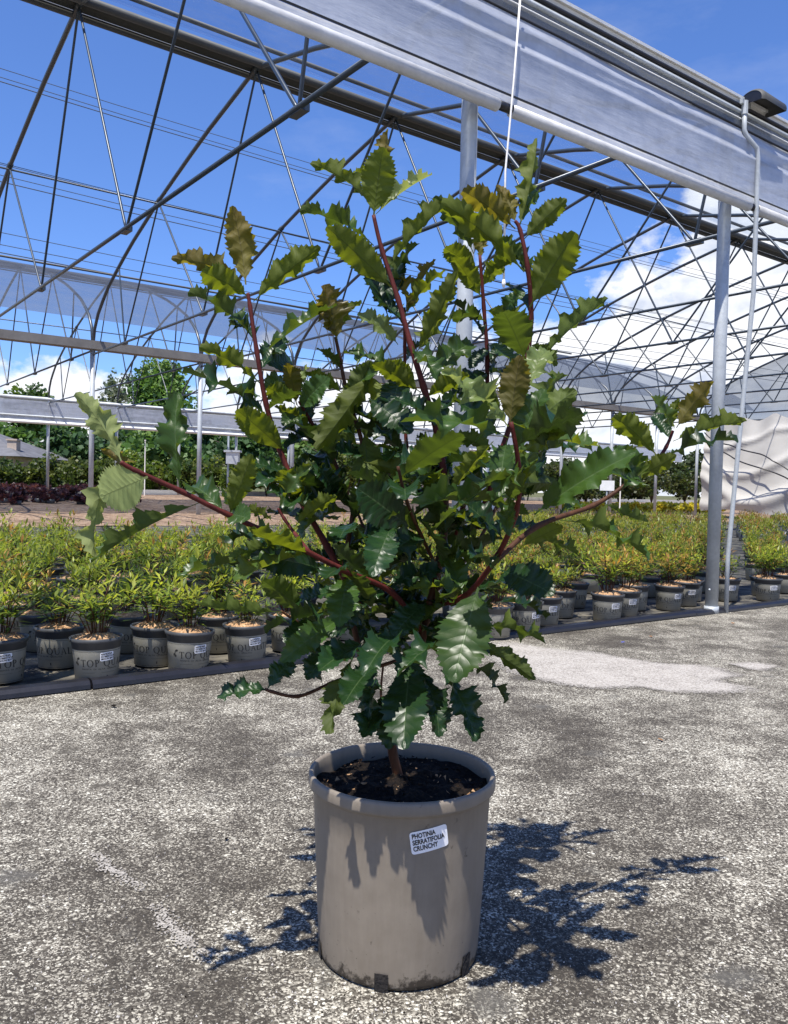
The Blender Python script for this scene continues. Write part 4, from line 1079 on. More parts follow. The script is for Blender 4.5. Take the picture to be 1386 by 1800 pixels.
for d, p, x in rest:
    z = bedz(toUV(p)[1]) + 0.01
    pm.v_off = 0
    o = len(pm.v); n = 10
    for r, zz in ((PB, 0), (PR, PH), (PR * 0.9, PH - 0.005)):
        for k in range(n): a = 6.2832 * k / n; pm.v.append((p.x + r * math.cos(a), p.y + r * math.sin(a), z + zz))
    for rr in range(2):
        for k in range(n):
            k2 = (k + 1) % n; pm.f.append((o + rr * n + k, o + rr * n + k2, o + rr * n + n + k2, o + rr * n + n + k)); pm.m.append(0)
    pm.f.append(tuple(o + 2 * n + k for k in range(n))); pm.m.append(1)
    warm = rs.random() < (0.3 if x > 760 else 0.1); tall = rs.uniform(0.7, 1.15)
    for q in range(110):
        a = rs.uniform(0, 6.283); rr = 0.18 * math.sqrt(rs.random()); h = 0.30 * tall * rs.uniform(0.25, 1.0) * (1 - 1.1 * (rr / 0.26) ** 2) + 0.02
        s_ = Vector((p.x + rr * math.cos(a), p.y + rr * math.sin(a), z + PH + h))
        aa = rs.uniform(0, 6.283); el = rs.uniform(-0.1, 1.3)
        dd = Vector((math.cos(aa) * math.cos(el), math.sin(aa) * math.cos(el), math.sin(el))) * rs.uniform(0.045, 0.085)
        sd = dd.cross(Vector((0, 0, 1))); sd = (sd.normalized() if sd.length > 1e-4 else Vector((1, 0, 0))) * 0.010
        o = len(m.v); m.v += [tuple(s_), tuple(s_ + dd * 0.45 + sd), tuple(s_ + dd), tuple(s_ + dd * 0.45 - sd)]; m.f.append((o, o + 1, o + 2, o + 3)); m.m.append(0)
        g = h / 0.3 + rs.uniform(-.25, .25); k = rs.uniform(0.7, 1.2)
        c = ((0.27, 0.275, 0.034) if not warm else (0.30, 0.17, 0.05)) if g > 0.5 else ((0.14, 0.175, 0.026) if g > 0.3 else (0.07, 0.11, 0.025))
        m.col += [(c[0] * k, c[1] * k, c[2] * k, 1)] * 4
o = m.build('potted_plant_mass', M['foliage']); kind(o, 'stuff'); o['label'] = 'yellow-green potted plants merging into one mass at the back of the bed'; o['category'] = 'plants'
pm2 = pm.build('pots', [M['potrim'], M['fibre']], o, True); pm2['kind'] = 'stuff'

# ------------------------------------------------------------------ the large shrub in its pot
PC = gnd(700, 1664, 0); PC.z = 0
hero = thing('potted_shrub', PC, 'large glossy spiny-leaved shrub with red stems in a taupe plastic pot', 'potted shrub')
YC = PC.y
RT, RB, HP = 0.158, 0.139, 0.0, 
def hero_dims():
    rt = (870 - 540) / 2 / F * YC; z = at(700, 1352, YC).z
    return rt, z
RT, HP = hero_dims()
RB = RT * 0.855
rh = lambda z: RB + (RT * 0.955 - RB) * z / HP
m = MB(); N_ = 96
LIP = HP - 0.024
prof = [(RB - 0.03, 0.0), (RB - 0.008, 0.0), (RB - 0.001, 0.005), (RB, 0.012)] + [(rh(z), z) for z in (HP * 0.25, HP * 0.5, HP * 0.75)] + [(rh(LIP - 0.004), LIP - 0.004), (RT - 0.0055, LIP - 0.001), (RT - 0.001, LIP + 0.002), (RT, LIP + 0.006), (RT, HP - 0.006), (RT - 0.0012, HP - 0.0015), (RT - 0.0035, HP), (RT - 0.0075, HP - 0.0005), (RT - 0.0095, HP - 0.004), (RT - 0.0105, HP - 0.02), (RT - 0.013, HP - 0.07)]
m.lathe(prof, N_)
pot = m.build('pot', M['potbig'], hero, True)
# drain slots: dark recesses at the foot, facing left, front and right
for k, ang in enumerate((-1.28, -0.20, 0.92, 2.3, 3.7)):
    m = MB(); hh = 0.030 if k != 2 else 0.036; ww = 0.022
    P = []
    for i in range(7):
        for j in range(6):
            x = -ww / 2 + ww * i / 6; z = 0.001 + hh * j / 5
            a = ang + x / RB; r = rh(z) + 0.0012 + 0.0012 * mnoise.noise(Vector((i * 1.3, j * 1.1, k)))
            P.append((r * math.sin(a), -r * math.cos(a), z))
    m.add(P, [(i * 6 + j, (i + 1) * 6 + j, (i + 1) * 6 + j + 1, i * 6 + j + 1) for i in range(6) for j in range(5)])
    m.build('drain_slot', M['drain'], pot)
st, stt = sticker_meshes(0.0625, 0.0365, ['PHOTINIA', 'SERRATIFOLIA', 'CRUNCHY'], 0.0110, rh, HP - 0.062, math.asin(min(0.9, (746 - 703) / F * YC / rh(0.2))) , R(9.5), 0.00035, 0.13, 0.98, squeeze=0.76)
link('sticker', st, pot); link('sticker_text', stt, pot)
# soil
m = MB(); rg = random.Random(4); NR = 10; NS = 40; zs0 = HP - 0.030
m.v.append((0, 0, zs0 + 0.02))
for i in range(1, NR + 1):
    for k in range(NS):
        a = 6.28319 * k / NS; r = (RT - 0.0115) * i / NR
        m.v.append((r * math.cos(a), r * math.sin(a), zs0 + 0.018 * (1 - (i / NR) ** 2) + 0.012 * mnoise.noise(Vector((r * 30 * math.cos(a), r * 30 * math.sin(a), 2))) + rg.uniform(-.003, .003)))
for k in range(NS): m.f.append((0, 1 + k, 1 + (k + 1) % NS)); m.m.append(0)
for i in range(NR - 1):
    for k in range(NS):
        a = 1 + i * NS + k; c = 1 + i * NS + (k + 1) % NS; m.f.append((a, a + NS, c + NS, c)); m.m.append(0)
m.build('soil', M['soil'], hero, True)
m = MB()
for _ in range(240):      # bark chips and crumbs
    a = rg.uniform(0, 6.283); r = (RT - 0.025) * math.sqrt(rg.random()); s = rg.uniform(0.002, 0.0065); p = Vector((r * math.cos(a), r * math.sin(a), zs0 + 0.019 * (1 - (r / RT) ** 2) + 0.004))
    q = [p + Vector((rg.uniform(-1, 1), rg.uniform(-1, 1), rg.uniform(-.6, .8))) * s for _ in range(4)]
    m.add(q, [(0, 1, 2), (0, 2, 3), (0, 3, 1), (1, 3, 2)], 1 if rg.random() < 0.25 else 0)
o = m.build('soil_crumbs', [M['soil'], M['fibre']], hero); o['kind'] = 'stuff'

def H(px, py, d): return at(px, py, YC + d) - PC          # plant points, relative to the pot foot
S0 = Vector((-0.002, 0.0, zs0 + 0.0))
stems = {}
def stem(key, pts, r0, r1, mat):
    """smooth tapering stem through the points"""
    P = []
    n = len(pts)
    for i in range(n - 1):
        p0, p1, p2, p3 = pts[max(i - 1, 0)], pts[i], pts[i + 1], pts[min(i + 2, n - 1)]
        for k in range(5):
            t = k / 5
            P.append(0.5 * ((2 * p1) + (p2 - p0) * t + (2 * p0 - 5 * p1 + 4 * p2 - p3) * t * t + (3 * p1 - p0 - 3 * p2 + p3) * t ** 3))
    P.append(pts[-1])
    rs_ = [(r0 + (r1 - r0) * i / (len(P) - 1)) * (1.0 + (0.22 if i % 5 == 0 and 0 < i < len(P) - 1 else 0.0)) for i in range(len(P))]
    m = MB(); m.tube(P, rs_, 8)
    m.build('stem', M[mat], hero, True)
    stems[key] = P
stem('trunk', [S0, H(688, 1290, -0.01), H(718, 1215, -0.01), H(738, 1140, -0.02), H(757, 1060, -0.02), H(772, 990, -0.01), H(783, 920, 0), H(782, 840, 0.0)], 0.0088, 0.0058, 'brownstem')
stem('A', [H(782, 840, 0.0), H(770, 765, -0.01), H(745, 680, -0.02), H(722, 605, -0.02), H(700, 525, -0.02), H(672, 440, -0.02), H(657, 378, -0.02)], 0.0062, 0.0032, 'redstem')
stem('B', [H(735, 860, 0.04), H(716, 790, 0.05), H(712, 700, 0.05), H(712, 610, 0.04), H(711, 540, 0.03)], 0.0036, 0.0026, 'redstem')
stem('C', [H(838, 930, 0.06), H(880, 800, 0.06), H(920, 670, 0.04), H(934, 560, 0.02), H(928, 470, 0.0), H(915, 405, 0.0), H(906, 388, 0.0)], 0.0055, 0.003, 'redstem')
stem('D', [H(800, 940, 0.08), H(850, 760, 0.10), H(857, 640, 0.10), H(851, 540, 0.09), H(844, 448, 0.08)], 0.005, 0.0028, 'redstem')
stem('E', [H(762, 1062, -0.02), H(815, 1050, -0.10), H(870, 985, -0.22), H(908, 900, -0.31), H(912, 820, -0.35), H(899, 742, -0.37)], 0.0052, 0.0028, 'redstem')
stem('Fb', [H(868, 990, -0.21), H(945, 925, -0.14), H(1045, 888, -0.06), H(1110, 845, -0.04), H(1160, 808, -0.03)], 0.0046, 0.003, 'brownstem')
stem('F2', [H(1155, 812, -0.03), H(1172, 785, -0.02), H(1184, 757, -0.02)], 0.0036, 0.0022, 'redstem')
stem('G', [H(640, 1080, 0.02), H(575, 960, 0.02), H(530, 880, 0.02), H(492, 790, 0.02), H(468, 710, 0.01), H(452, 620, 0.0), H(440, 540, 0.0), H(436, 515, 0.0)], 0.0060, 0.003, 'redstem')
stem('Hh', [H(640, 1290, 0.03), H(640, 1190, 0.03), H(618, 1080, 0.03), H(606, 1000, 0.03), H(622, 900, 0.04), H(640, 800, 0.05), H(610, 690, 0.05), H(598, 630, 0.04), H(590, 592, 0.03)], 0.0060, 0.0028, 'brownstem')
stem('I', [H(610, 860, 0.06), H(578, 790, 0.06), H(545, 738, 0.05), H(526, 705, 0.04)], 0.0036, 0.0026, 'redstem')
stem('J', [H(742, 1110, -0.02), H(690, 1042, -0.08), H(606, 1003, -0.16), H(505, 952, -0.22), H(408, 908, -0.27), H(315, 862, -0.31), H(240, 828, -0.34), H(212, 812, -0.35)], 0.0050, 0.0029, 'redstem')
stem('K', [H(548, 975, -0.19), H(520, 940, -0.09), H(500, 912, -0.08), H(489, 893, -0.08)], 0.003, 0.0024, 'redstem')
stem('L', [H(735, 1150, -0.02), H(640, 1180, -0.08), H(585, 1200, -0.12), H(525, 1224, -0.16), H(478, 1216, -0.18), H(466, 1211, -0.18)], 0.0034, 0.0022, 'brownstem')
stem('M', [H(672, 1262, -0.02), H(670, 1215, 0.0), H(674, 1170, 0.01)], 0.0022, 0.0018, 'brownstem')
stem('N', [H(745, 1130, -0.03), H(700, 1075, 0.02), H(660, 1010, 0.08), H(640, 930, 0.12), H(615, 870, 0.14)], 0.004, 0.0025, 'brownstem')
stem('O', [H(765, 1040, 0.02), H(830, 970, 0.10), H(880, 880, 0.16), H(930, 810, 0.20), H(985, 760, 0.22)], 0.004, 0.0026, 'brownstem')
stem('P', [H(770, 1000, 0.0), H(740, 940, -0.10), H(715, 880, -0.15), H(700, 820, -0.18)], 0.0036, 0.0024, 'brownstem')
stem('Q', [H(548, 1112, 0.04), H(520, 1092, 0.0), H(494, 1074, -0.02)], 0.0028, 0.002, 'brownstem')

# ---- leaf shapes (length 1 along +Y, top face +Z), shared by all leaves
def leaf_mesh(seed, W, nt, tooth, wave, curl, fold, crinkle=0.0, twist=0.0):
    rng = random.Random(seed); NTR = nt * 2; cols = [-1, -0.72, -0.4, -0.04, 0.04, 0.4, 0.72, 1]
    V, Fc, UV = [], [], []
    ph = [rng.uniform(0, 6.28) for _ in range(6)]; nw = rng.uniform(2.2, 3.6)
    pet = 0.09
    rows = [(0.0, 0), (pet * 0.6, 0)] + [(pet + (1 - pet) * i / NTR, i) for i in range(NTR + 1)]
    tj = [[rng.uniform(0.75, 1.25) for _ in range(NTR + 3)] for _ in (0, 1)]
    for ri, (t, i) in enumerate(rows):
        q = max(0.0, (t - pet) / (1 - pet))
        w = W / 2 * (math.sin(min(1, q / 0.52) * math.pi / 2) ** 0.80) * (1 - max(0, (q - 0.56) / 0.44) ** 2.1) ** 0.78
        w = max(w, 0.010 if ri < 3 else 0.004)
        for ci, s in enumerate(cols):
            ss = s; y = t
            if abs(s) == 1 and ri > 2 and i < NTR:
                side = 0 if s < 0 else 1
                if i % 2: ss = s * (1 + tooth * tj[side][i] * (1.35 if tj[side][i] > 1 else 0.8)); y = t + 0.013 * tj[side][i]
                else: ss = s * (1 - tooth * 0.75); y = t - 0.006
            x = ss * w
            e = abs(ss)
            z = fold * abs(x) + wave * w * 2 * (e ** 1.7) * (math.sin(nw * 6.28 * q + ph[0 if s < 0 else 1]) + 0.55 * math.sin(nw * 2.3 * 6.28 * q + ph[2 if s < 0 else 3]))
            if abs(s) == 1 and i % 2 and ri > 2: z += 0.02 * rng.uniform(-0.6, 1.2)
            z += crinkle * math.sin(q * 31 + ph[4]) * math.sin(e * 7 + ph[5]) * w * 2
            # bend along the length
            a = twist * (q - 0.3); x, z = x * math.cos(a) - z * math.sin(a), x * math.sin(a) + z * math.cos(a)
            if abs(curl) > 1e-3:
                th = curl * y; yy = math.sin(th) / curl - z * math.sin(-th) * -1 * 0; zz = -(1 - math.cos(th)) / curl
                V.append((x, yy + z * math.sin(th), zz + z * math.cos(th)))
            else: V.append((x, y, z))
            UV.append(((s + 1) / 2, t))
    nc = len(cols)
    for r in range(len(rows) - 1):
        for c in range(nc - 1):
            a = r * nc + c; Fc.append((a, a + 1, a + nc + 1, a + nc))
    out = {}
    for k in 'dgypb':
        me = bpy.data.meshes.new('leaf_blade'); me.from_pydata(V, [], Fc)
        uvl = me.uv_layers.new(name='UVMap')
        for lp in me.loops: uvl.data[lp.index].uv = UV[lp.vertex_index]
        me.materials.append(M['leaf_' + k]); me.polygons.foreach_set('use_smooth', [True] * len(Fc)); me.update()
        out[k] = me
    return out
LW = 0.38
LEAF = [leaf_mesh(i, LW, nt, tooth * 1.45, wave * 1.1, curl, fold, cr, tw) for i, (nt, tooth, wave, curl, fold, cr, tw) in enumerate([
    (18, 0.062, 0.10, 0.5, 0.38, 0.0, 0.2), (16, 0.075, 0.17, 0.9, 0.45, 0.0, -0.3), (18, 0.065, 0.13, 0.3, 0.55, 0.0, 0.3), (16, 0.08, 0.23, 0.7, 0.35, 0.02, -0.5),
    (17, 0.07, 0.13, -0.35, 0.45, 0.0, 0.1), (15, 0.08, 0.27, 1.2, 0.40, 0.03, 0.6), (19, 0.058, 0.07, 0.35, 0.22, 0.0, 0.0), (16, 0.085, 0.30, 0.5, 0.3, 0.10, -0.2)])]
LCURL = [0.5, 0.9, 0.3, 0.7, -0.35, 1.2, 0.35, 0.5]
nleaf = [0]
def leaf(base, tip, width, nrm, kindc, var):
    ax = tip - base; L = ax.length; ax.normalize()
    nrm = (nrm - ax * nrm.dot(ax)).normalized(); side = ax.cross(nrm)
    cv = LCURL[var]; ty, tz = math.sin(cv) / cv, -(1 - math.cos(cv)) / cv      # where the curled blade ends
    al = math.atan2(tz, ty); L = L / math.hypot(ty, tz)
    ax, nrm = ax * math.cos(al) - nrm * math.sin(al), ax * math.sin(al) + nrm * math.cos(al)
    sw = width / LW
    mt = Matrix(((side.x * sw, ax.x * L, nrm.x * L, base.x), (side.y * sw, ax.y * L, nrm.y * L, base.y), (side.z * sw, ax.z * L, nrm.z * L, base.z), (0, 0, 0, 1)))
    o = link('leaf', LEAF[var][kindc], hero); o.matrix_basis = mt
    nleaf[0] += 1
def leafpx(bx, by, tx, ty, db, dt, wpx, phi, k, var):
    """base and tip where the leaf grows; phi 0 = upper face to the viewer's side, 90 = upper face up, 180 = seen from below"""
    b_, t_ = H(bx, by, db), H(tx, ty, dt)
    ax = (t_ - b_).normalized(); toc = (CAM - PC - (b_ + t_) / 2)
    toc = (toc - ax * toc.dot(ax)).normalized()
    upd = ax.cross(toc)
    if upd.z < 0 or (abs(upd.z) < 0.15 and upd.x > 0): upd = -upd
    n_ = toc * math.cos(R(phi)) + upd * math.sin(R(phi))
    leaf(b_, t_, wpx * 0.86 / F * (YC + (db + dt) / 2), n_, k, var)
LV = [
 # leader A
 (674, 318, 683, 226, -.01, .02, 32, 160, 'b', 3), (657, 382, 674, 258, -.02, -.05, 70, 172, 'y', 6), (653, 366, 545, 288, -.02, .03, 36, 132, 'y', 1), (660, 378, 760, 307, -.02, .03, 34, 62, 'p', 2),
 (657, 432, 527, 371, -.02, -.02, 42, 112, 'g', 3), (684, 470, 794, 352, -.02, .02, 40, 125, 'y', 2), (692, 508, 574, 398, -.02, -.06, 64, 166, 'y', 6), (688, 540, 704, 455, .02, .06, 46, 20, 'd', 0), (682, 556, 650, 470, .02, .08, 52, 25, 'd', 2), (650, 372, 622, 300, 0, .05, 26, 60, 'y', 5),
 # shoot B
 (716, 545, 767, 456, .03, .05, 18, 120, 'b', 2), (713, 556, 784, 476, .03, .0, 34, 140, 'y', 1), (732, 622, 806, 474, -.01, -.06, 44, 152, 'y', 4), (738, 615, 788, 556, -.01, .05, 30, 150, 'y', 3), (700, 606, 628, 552, .03, .0, 44, 38, 'p', 1),
 (697, 655, 604, 621, .04, .04, 48, 58, 'g', 3), (733, 672, 684, 634, .0, -.02, 30, 150, 'y', 2), (752, 668, 830, 604, -.01, .05, 52, 28, 'g', 1), (740, 690, 655, 640, -.02, -.04, 44, 150, 'y', 0), (712, 560, 690, 480, .03, .04, 22, 60, 'b', 5),
 # leader C
 (912, 402, 945, 242, .0, .03, 34, 140, 'y', 4), (906, 402, 813, 336, .0, -.05, 54, 162, 'b', 1), (907, 392, 874, 324, .01, .04, 30, 158, 'b', 3), (914, 398, 944, 333, .01, .06, 28, 22, 'g', 3), (922, 420, 997, 349, .0, .0, 46, 160, 'y', 2), (932, 540, 1012, 408, .01, -.04, 80, 168, 'y', 0),
 (922, 478, 776, 356, .0, -.06, 52, 155, 'y', 3), (912, 455, 855, 488, .01, .05, 28, 130, 'y', 2), (833, 446, 762, 347, .05, .02, 42, 150, 'g', 1), (930, 512, 886, 545, .02, .05, 34, 30, 'g', 5), (932, 500, 905, 440, .0, .08, 30, 40, 'g', 2),
 # shoot D
 (845, 456, 836, 402, .08, .09, 26, 150, 'b', 3), (842, 474, 782, 436, .08, .03, 46, 168, 'y', 0), (848, 524, 798, 452, .09, .03, 46, 165, 'y', 2), (853, 600, 784, 528, .09, .10, 30, 78, 'd', 1), (851, 545, 915, 566, .09, .02, 40, 155, 'y', 3), (925, 635, 886, 548, .02, -.08, 78, 168, 'g', 0), (955, 630, 1070, 524, .05, .08, 42, 125, 'g', 2), (864, 610, 826, 648, .10, .08, 32, 40, 'd', 0), (866, 660, 888, 600, .10, .12, 36, 60, 'd', 3), (858, 640, 905, 600, .1, .14, 36, 50, 'd', 2),
 # front shoot E
 (897, 748, 915, 624, -0.36, -0.36, 62, 168, 'b', 2), (893, 750, 776, 652, -0.36, -0.42, 50, 42, 'p', 7), (922, 695, 962, 616, -0.33, -0.28, 52, 22, 'p', 1), (908, 796, 958, 684, -0.33, -0.34, 66, 22, 'g', 0), (950, 745, 1014, 686, -0.26, -0.20, 60, 160, 'g', 5), (950, 712, 998, 660, -0.23, -0.14, 36, 130, 'g', 3), (905, 810, 1002, 755, -0.32, -0.39, 44, 42, 'y', 3),
 (893, 770, 704, 742, -0.35, -0.45, 52, 38, 'g', 3), (892, 774, 878, 874, -0.35, -0.42, 48, 14, 'g', 0), (900, 888, 722, 886, -0.29, -0.42, 44, 52, 'g', 2), (898, 888, 896, 942, -0.29, -0.36, 32, 20, 'g', 5), (918, 820, 1042, 792, -0.29, -0.17, 40, 84, 'd', 3), (940, 905, 1118, 796, -0.20, -0.28, 76, 30, 'g', 0), (1128, 842, 1078, 786, -0.07, -0.14, 50, 25, 'g', 1), (1128, 852, 1068, 832, -0.07, -0.17, 44, 30, 'g', 3), (915, 850, 985, 850, -0.29, -0.14, 48, 170, 'g', 2), (928, 880, 948, 800, -0.22, -0.11, 54, 20, 'd', 0),
 # right branch
 (1156, 802, 1078, 733, -.03, -.05, 52, 158, 'y', 1), (1190, 752, 1256, 671, -.02, .0, 46, 160, 'b', 3), (1184, 754, 1144, 696, -.02, -.05, 34, 40, 'y', 3), (1184, 776, 1314, 740, -.02, .03, 36, 128, 'y', 2), (1158, 814, 1299, 775, -.03, -.02, 34, 92, 'd', 3), (1112, 842, 1190, 800, -.04, -.06, 42, 150, 'y', 4), (1180, 775, 1150, 728, -.02, .02, 34, 30, 'd', 2), (1188, 756, 1194, 700, -.02, .0, 20, 140, 'y', 5),
 (985, 915, 1142, 984, -.09, -.04, 34, 118, 'g', 3), (1062, 884, 1140, 918, -.06, .02, 26, 135, 'g', 4), (915, 962, 990, 925, -.1, -.12, 40, 150, 'y', 2), (930, 952, 1018, 978, -.1, -.02, 32, 128, 'g', 3), (980, 908, 1030, 892, -.08, -.04, 22, 60, 'g', 1),
 # left leader G
 (438, 522, 354, 478, .0, -.05, 56, 162, 'y', 1), (425, 492, 301, 455, .0, .02, 38, 145, 'b', 1), (432, 500, 409, 361, .0, .01, 56, 168, 'b', 3), (446, 530, 564, 434, .0, .0, 50, 150, 'y', 2), (446, 598, 330, 515, .0, .02, 42, 104, 'g', 3), (463, 622, 594, 536, .01, .0, 40, 66, 'g', 2), (458, 675, 350, 611, .01, -.02, 40, 132, 'y', 3), (462, 640, 512, 634, .02, .08, 52, 20, 'd', 0), (480, 742, 320, 654, .01, -.04, 46, 56, 'd', 3), (503, 796, 416, 720, .02, -.05, 60, 165, 'y', 6), (488, 800, 432, 742, .03, .06, 52, 30, 'd', 2), (462, 690, 500, 668, .02, .07, 44, 30, 'g', 1),
 # bronze tuft and shoot I
 (592, 600, 570, 500, .03, .01, 66, 30, 'b', 7), (590, 590, 545, 540, .03, .0, 30, 80, 'b', 7), (594, 602, 636, 528, .03, .05, 20, 130, 'y', 5), (604, 692, 536, 655, .05, .02, 34, 140, 'y', 2), (522, 712, 505, 638, .04, .0, 40, 165, 'b', 2), (518, 710, 470, 682, .04, .0, 42, 160, 'y', 1), (526, 718, 580, 664, .04, .0, 52, 24, 'g', 0), (542, 718, 496, 748, .05, .02, 40, 34, 'g', 2), (545, 750, 556, 688, .05, .08, 40, 40, 'd', 3), (522, 700, 540, 648, .04, .08, 30, 30, 'p', 5), (566, 795, 488, 752, .06, .05, 36, 60, 'd', 1),
 (655, 655, 556, 790, .02, -.06, 60, 160, 'y', 4), (606, 752, 652, 634, .04, .0, 52, 162, 'g', 2), (648, 700, 724, 762, .0, -.05, 66, 22, 'd', 0), (705, 655, 688, 728, .0, -.02, 62, 12, 'd', 2), (650, 655, 668, 724, .02, -.02, 42, 165, 'y', 1), (620, 790, 585, 712, .05, .05, 44, 158, 'g', 0),
 # long left branch J
 (214, 814, 133, 690, -0.35, -0.34, 48, 150, 'p', 3), (260, 838, 176, 874, -0.34, -0.36, 96, 176, 'p', 6), (198, 822, 168, 992, -0.35, -0.34, 38, 150, 'p', 5), (212, 818, 178, 790, -0.35, -0.29, 26, 160, 'b', 5), (318, 860, 314, 690, -0.31, -0.29, 48, 28, 'g', 3), (402, 908, 442, 798, -0.27, -0.29, 50, 168, 'y', 4), (398, 906, 336, 856, -0.27, -0.18, 52, 24, 'g', 1), (352, 884, 160, 990, -0.29, -0.36, 34, 112, 'g', 2), (405, 905, 440, 912, -0.26, -0.31, 50, 22, 'g', 0), (408, 905, 402, 868, -0.26, -0.18, 40, 22, 'g', 2),
 (572, 1000, 440, 975, -0.17, -0.23, 66, 14, 'd', 6), (505, 958, 392, 950, -0.21, -0.13, 52, 50, 'd', 3), (500, 962, 418, 1000, -0.20, -0.10, 50, 60, 'd', 1), (452, 985, 312, 1015, -0.16, -0.21, 38, 84, 'g', 2), (498, 962, 405, 985, -0.21, -0.26, 28, 130, 'g', 3), (496, 1076, 344, 1062, -0.03, -0.07, 34, 128, 'g', 4), (538, 1080, 462, 1020, 0.03, -0.04, 54, 162, 'g', 2),
 (490, 897, 548, 818, -.08, -.1, 34, 46, 'y', 3), (480, 918, 426, 896, -.08, -.06, 26, 130, 'y', 1), (518, 925, 592, 872, -.08, -.1, 36, 140, 'y', 2), (440, 850, 402, 880, -.02, -.1, 28, 150, 'y', 2),
 # centre
 (690, 922, 654, 1014, -.16, -.24, 66, 12, 'd', 0), (612, 1012, 596, 1102, -.12, -.20, 66, 12, 'g', 0), (625, 1062, 675, 1042, -.12, -.1, 28, 40, 'd', 1), (718, 925, 628, 858, -.15, -.20, 92, 14, 'd', 6), (842, 1032, 798, 1200, -.16, -.26, 106, 10, 'g', 6), (722, 1162, 710, 1318, -.14, -.27, 92, 14, 'd', 6), (775, 1178, 838, 1304, -.14, -.23, 54, 38, 'd', 3), (696, 1222, 638, 1298, -.12, -.22, 60, 40, 'd', 2), (625, 1150, 582, 1290, -.16, -.24, 36, 142, 'g', 3),
 (474, 1214, 382, 1228, -.18, -.20, 44, 40, 'd', 1), (470, 1212, 516, 1162, -.18, -.14, 46, 30, 'd', 3), (568, 1205, 562, 1126, -.12, -.10, 44, 60, 'd', 0), (602, 1086, 494, 1164, -.10, -.18, 54, 20, 'g', 0), (602, 1084, 466, 1112, -.06, -.1, 44, 92, 'd', 3), (848, 1102, 960, 1132, -.06, .0, 36, 130, 'g', 3), (836, 1128, 942, 1196, -.06, -.04, 36, 150, 'g', 2), (812, 1160, 889, 1236, -.06, -.02, 14, 95, 'd', 3), (880, 1002, 974, 1046, -.15, -.22, 76, 22, 'd', 0), (870, 1060, 962, 1090, -.08, -.02, 40, 70, 'd', 1),
 (640, 812, 748, 832, .02, -.04, 40, 160, 'y', 4), (778, 846, 688, 852, .0, -.14, 44, 46, 'g', 3), (868, 776, 798, 858, -.2, -.14, 36, 150, 'y', 2), (796, 768, 862, 792, .0, .05, 40, 150, 'g', 1), (724, 748, 655, 776, .0, -.05, 36, 50, 'd', 3), (640, 758, 648, 846, .05, .0, 66, 168, 'g', 2), (585, 872, 562, 824, .02, -.04, 44, 30, 'd', 1), (512, 838, 442, 814, .02, -.02, 46, 60, 'd', 0), (868, 766, 798, 704, .06, .0, 56, 50, 'd', 1), (790, 700, 766, 748, .0, -.05, 44, 30, 'd', 3),
 (640, 1130, 560, 1180, -.12, -.22, 60, 40, 'd', 2), (660, 1170, 604, 1240, -.14, -.26, 64, 30, 'd', 0), (700, 1120, 640, 1190, -.16, -.28, 64, 30, 'd', 1), (780, 1130, 700, 1190, -.14, -.24, 60, 45, 'd', 3), (790, 1100, 860, 1150, -.06, -.1, 52, 60, 'd', 2), (600, 1040, 520, 1060, 0, .02, 56, 60, 'd', 0), (750, 1060, 690, 1120, -.08, -.14, 60, 30, 'd', 0), (650, 1060, 580, 1120, -.05, -.1, 58, 40, 'd', 2),
]
LV += [
 (706, 1196, 684, 1318, -.13, -.20, 66, 30, 'd', 2), (742, 1186, 772, 1296, -.12, -.19, 56, 34, 'd', 1), (664, 1186, 650, 1286, -.12, -.2, 54, 40, 'd', 3), (716, 1150, 742, 1262, -.1, -.16, 60, 30, 'd', 0), (600, 1120, 540, 1196, -.1, -.16, 54, 40, 'd', 2), (560, 1090, 500, 1130, -.06, -.1, 50, 50, 'd', 0),
 (690, 502, 738, 428, -.02, .04, 38, 120, 'g', 3), (714, 578, 660, 528, -.02, .06, 44, 60, 'd', 0), (748, 700, 824, 658, -.01, -.06, 44, 150, 'y', 2), (764, 748, 694, 702, -.01, -.06, 48, 50, 'd', 1), (762, 732, 838, 700, -.01, .05, 46, 70, 'g', 3), (724, 620, 770, 668, -.02, -.08, 42, 40, 'g', 5),
 (926, 474, 876, 418, .0, .05, 36, 125, 'g', 2), (848, 505, 898, 452, .09, .06, 42, 150, 'y', 1), (855, 565, 792, 560, .09, .04, 44, 120, 'g', 3), (852, 604, 912, 646, .1, .04, 46, 60, 'g', 0), (860, 655, 796, 692, .1, .03, 50, 40, 'd', 2), (884, 724, 822, 690, .05, .0, 46, 140, 'g', 1), (930, 604, 980, 642, .03, .0, 38, 130, 'g', 2), (908, 690, 862, 648, .04, .1, 46, 60, 'd', 3), (934, 556, 890, 500, .02, .08, 42, 70, 'd', 0),
 (456, 655, 506, 598, .01, .06, 44, 50, 'd', 3), (470, 722, 528, 690, .01, -.04, 42, 120, 'g', 2), (466, 702, 398, 694, .01, -.03, 38, 80, 'g', 3), (494, 794, 556, 760, .02, .07, 44, 60, 'd', 0), (508, 836, 450, 856, .02, -.04, 44, 40, 'd', 1), (450, 606, 404, 572, .0, .05, 34, 70, 'd', 5),
 (604, 654, 556, 612, .05, .02, 40, 115, 'g', 2), (610, 700, 664, 652, .05, .0, 44, 60, 'g', 3), (622, 764, 572, 728, .05, .02, 44, 50, 'd', 0), (640, 806, 590, 790, .05, -.02, 46, 60, 'd', 2), (530, 884, 470, 868, .02, -.05, 44, 70, 'd', 1), (712, 640, 756, 600, .05, .1, 40, 80, 'd', 3),
]
for L in LV: leafpx(*L)
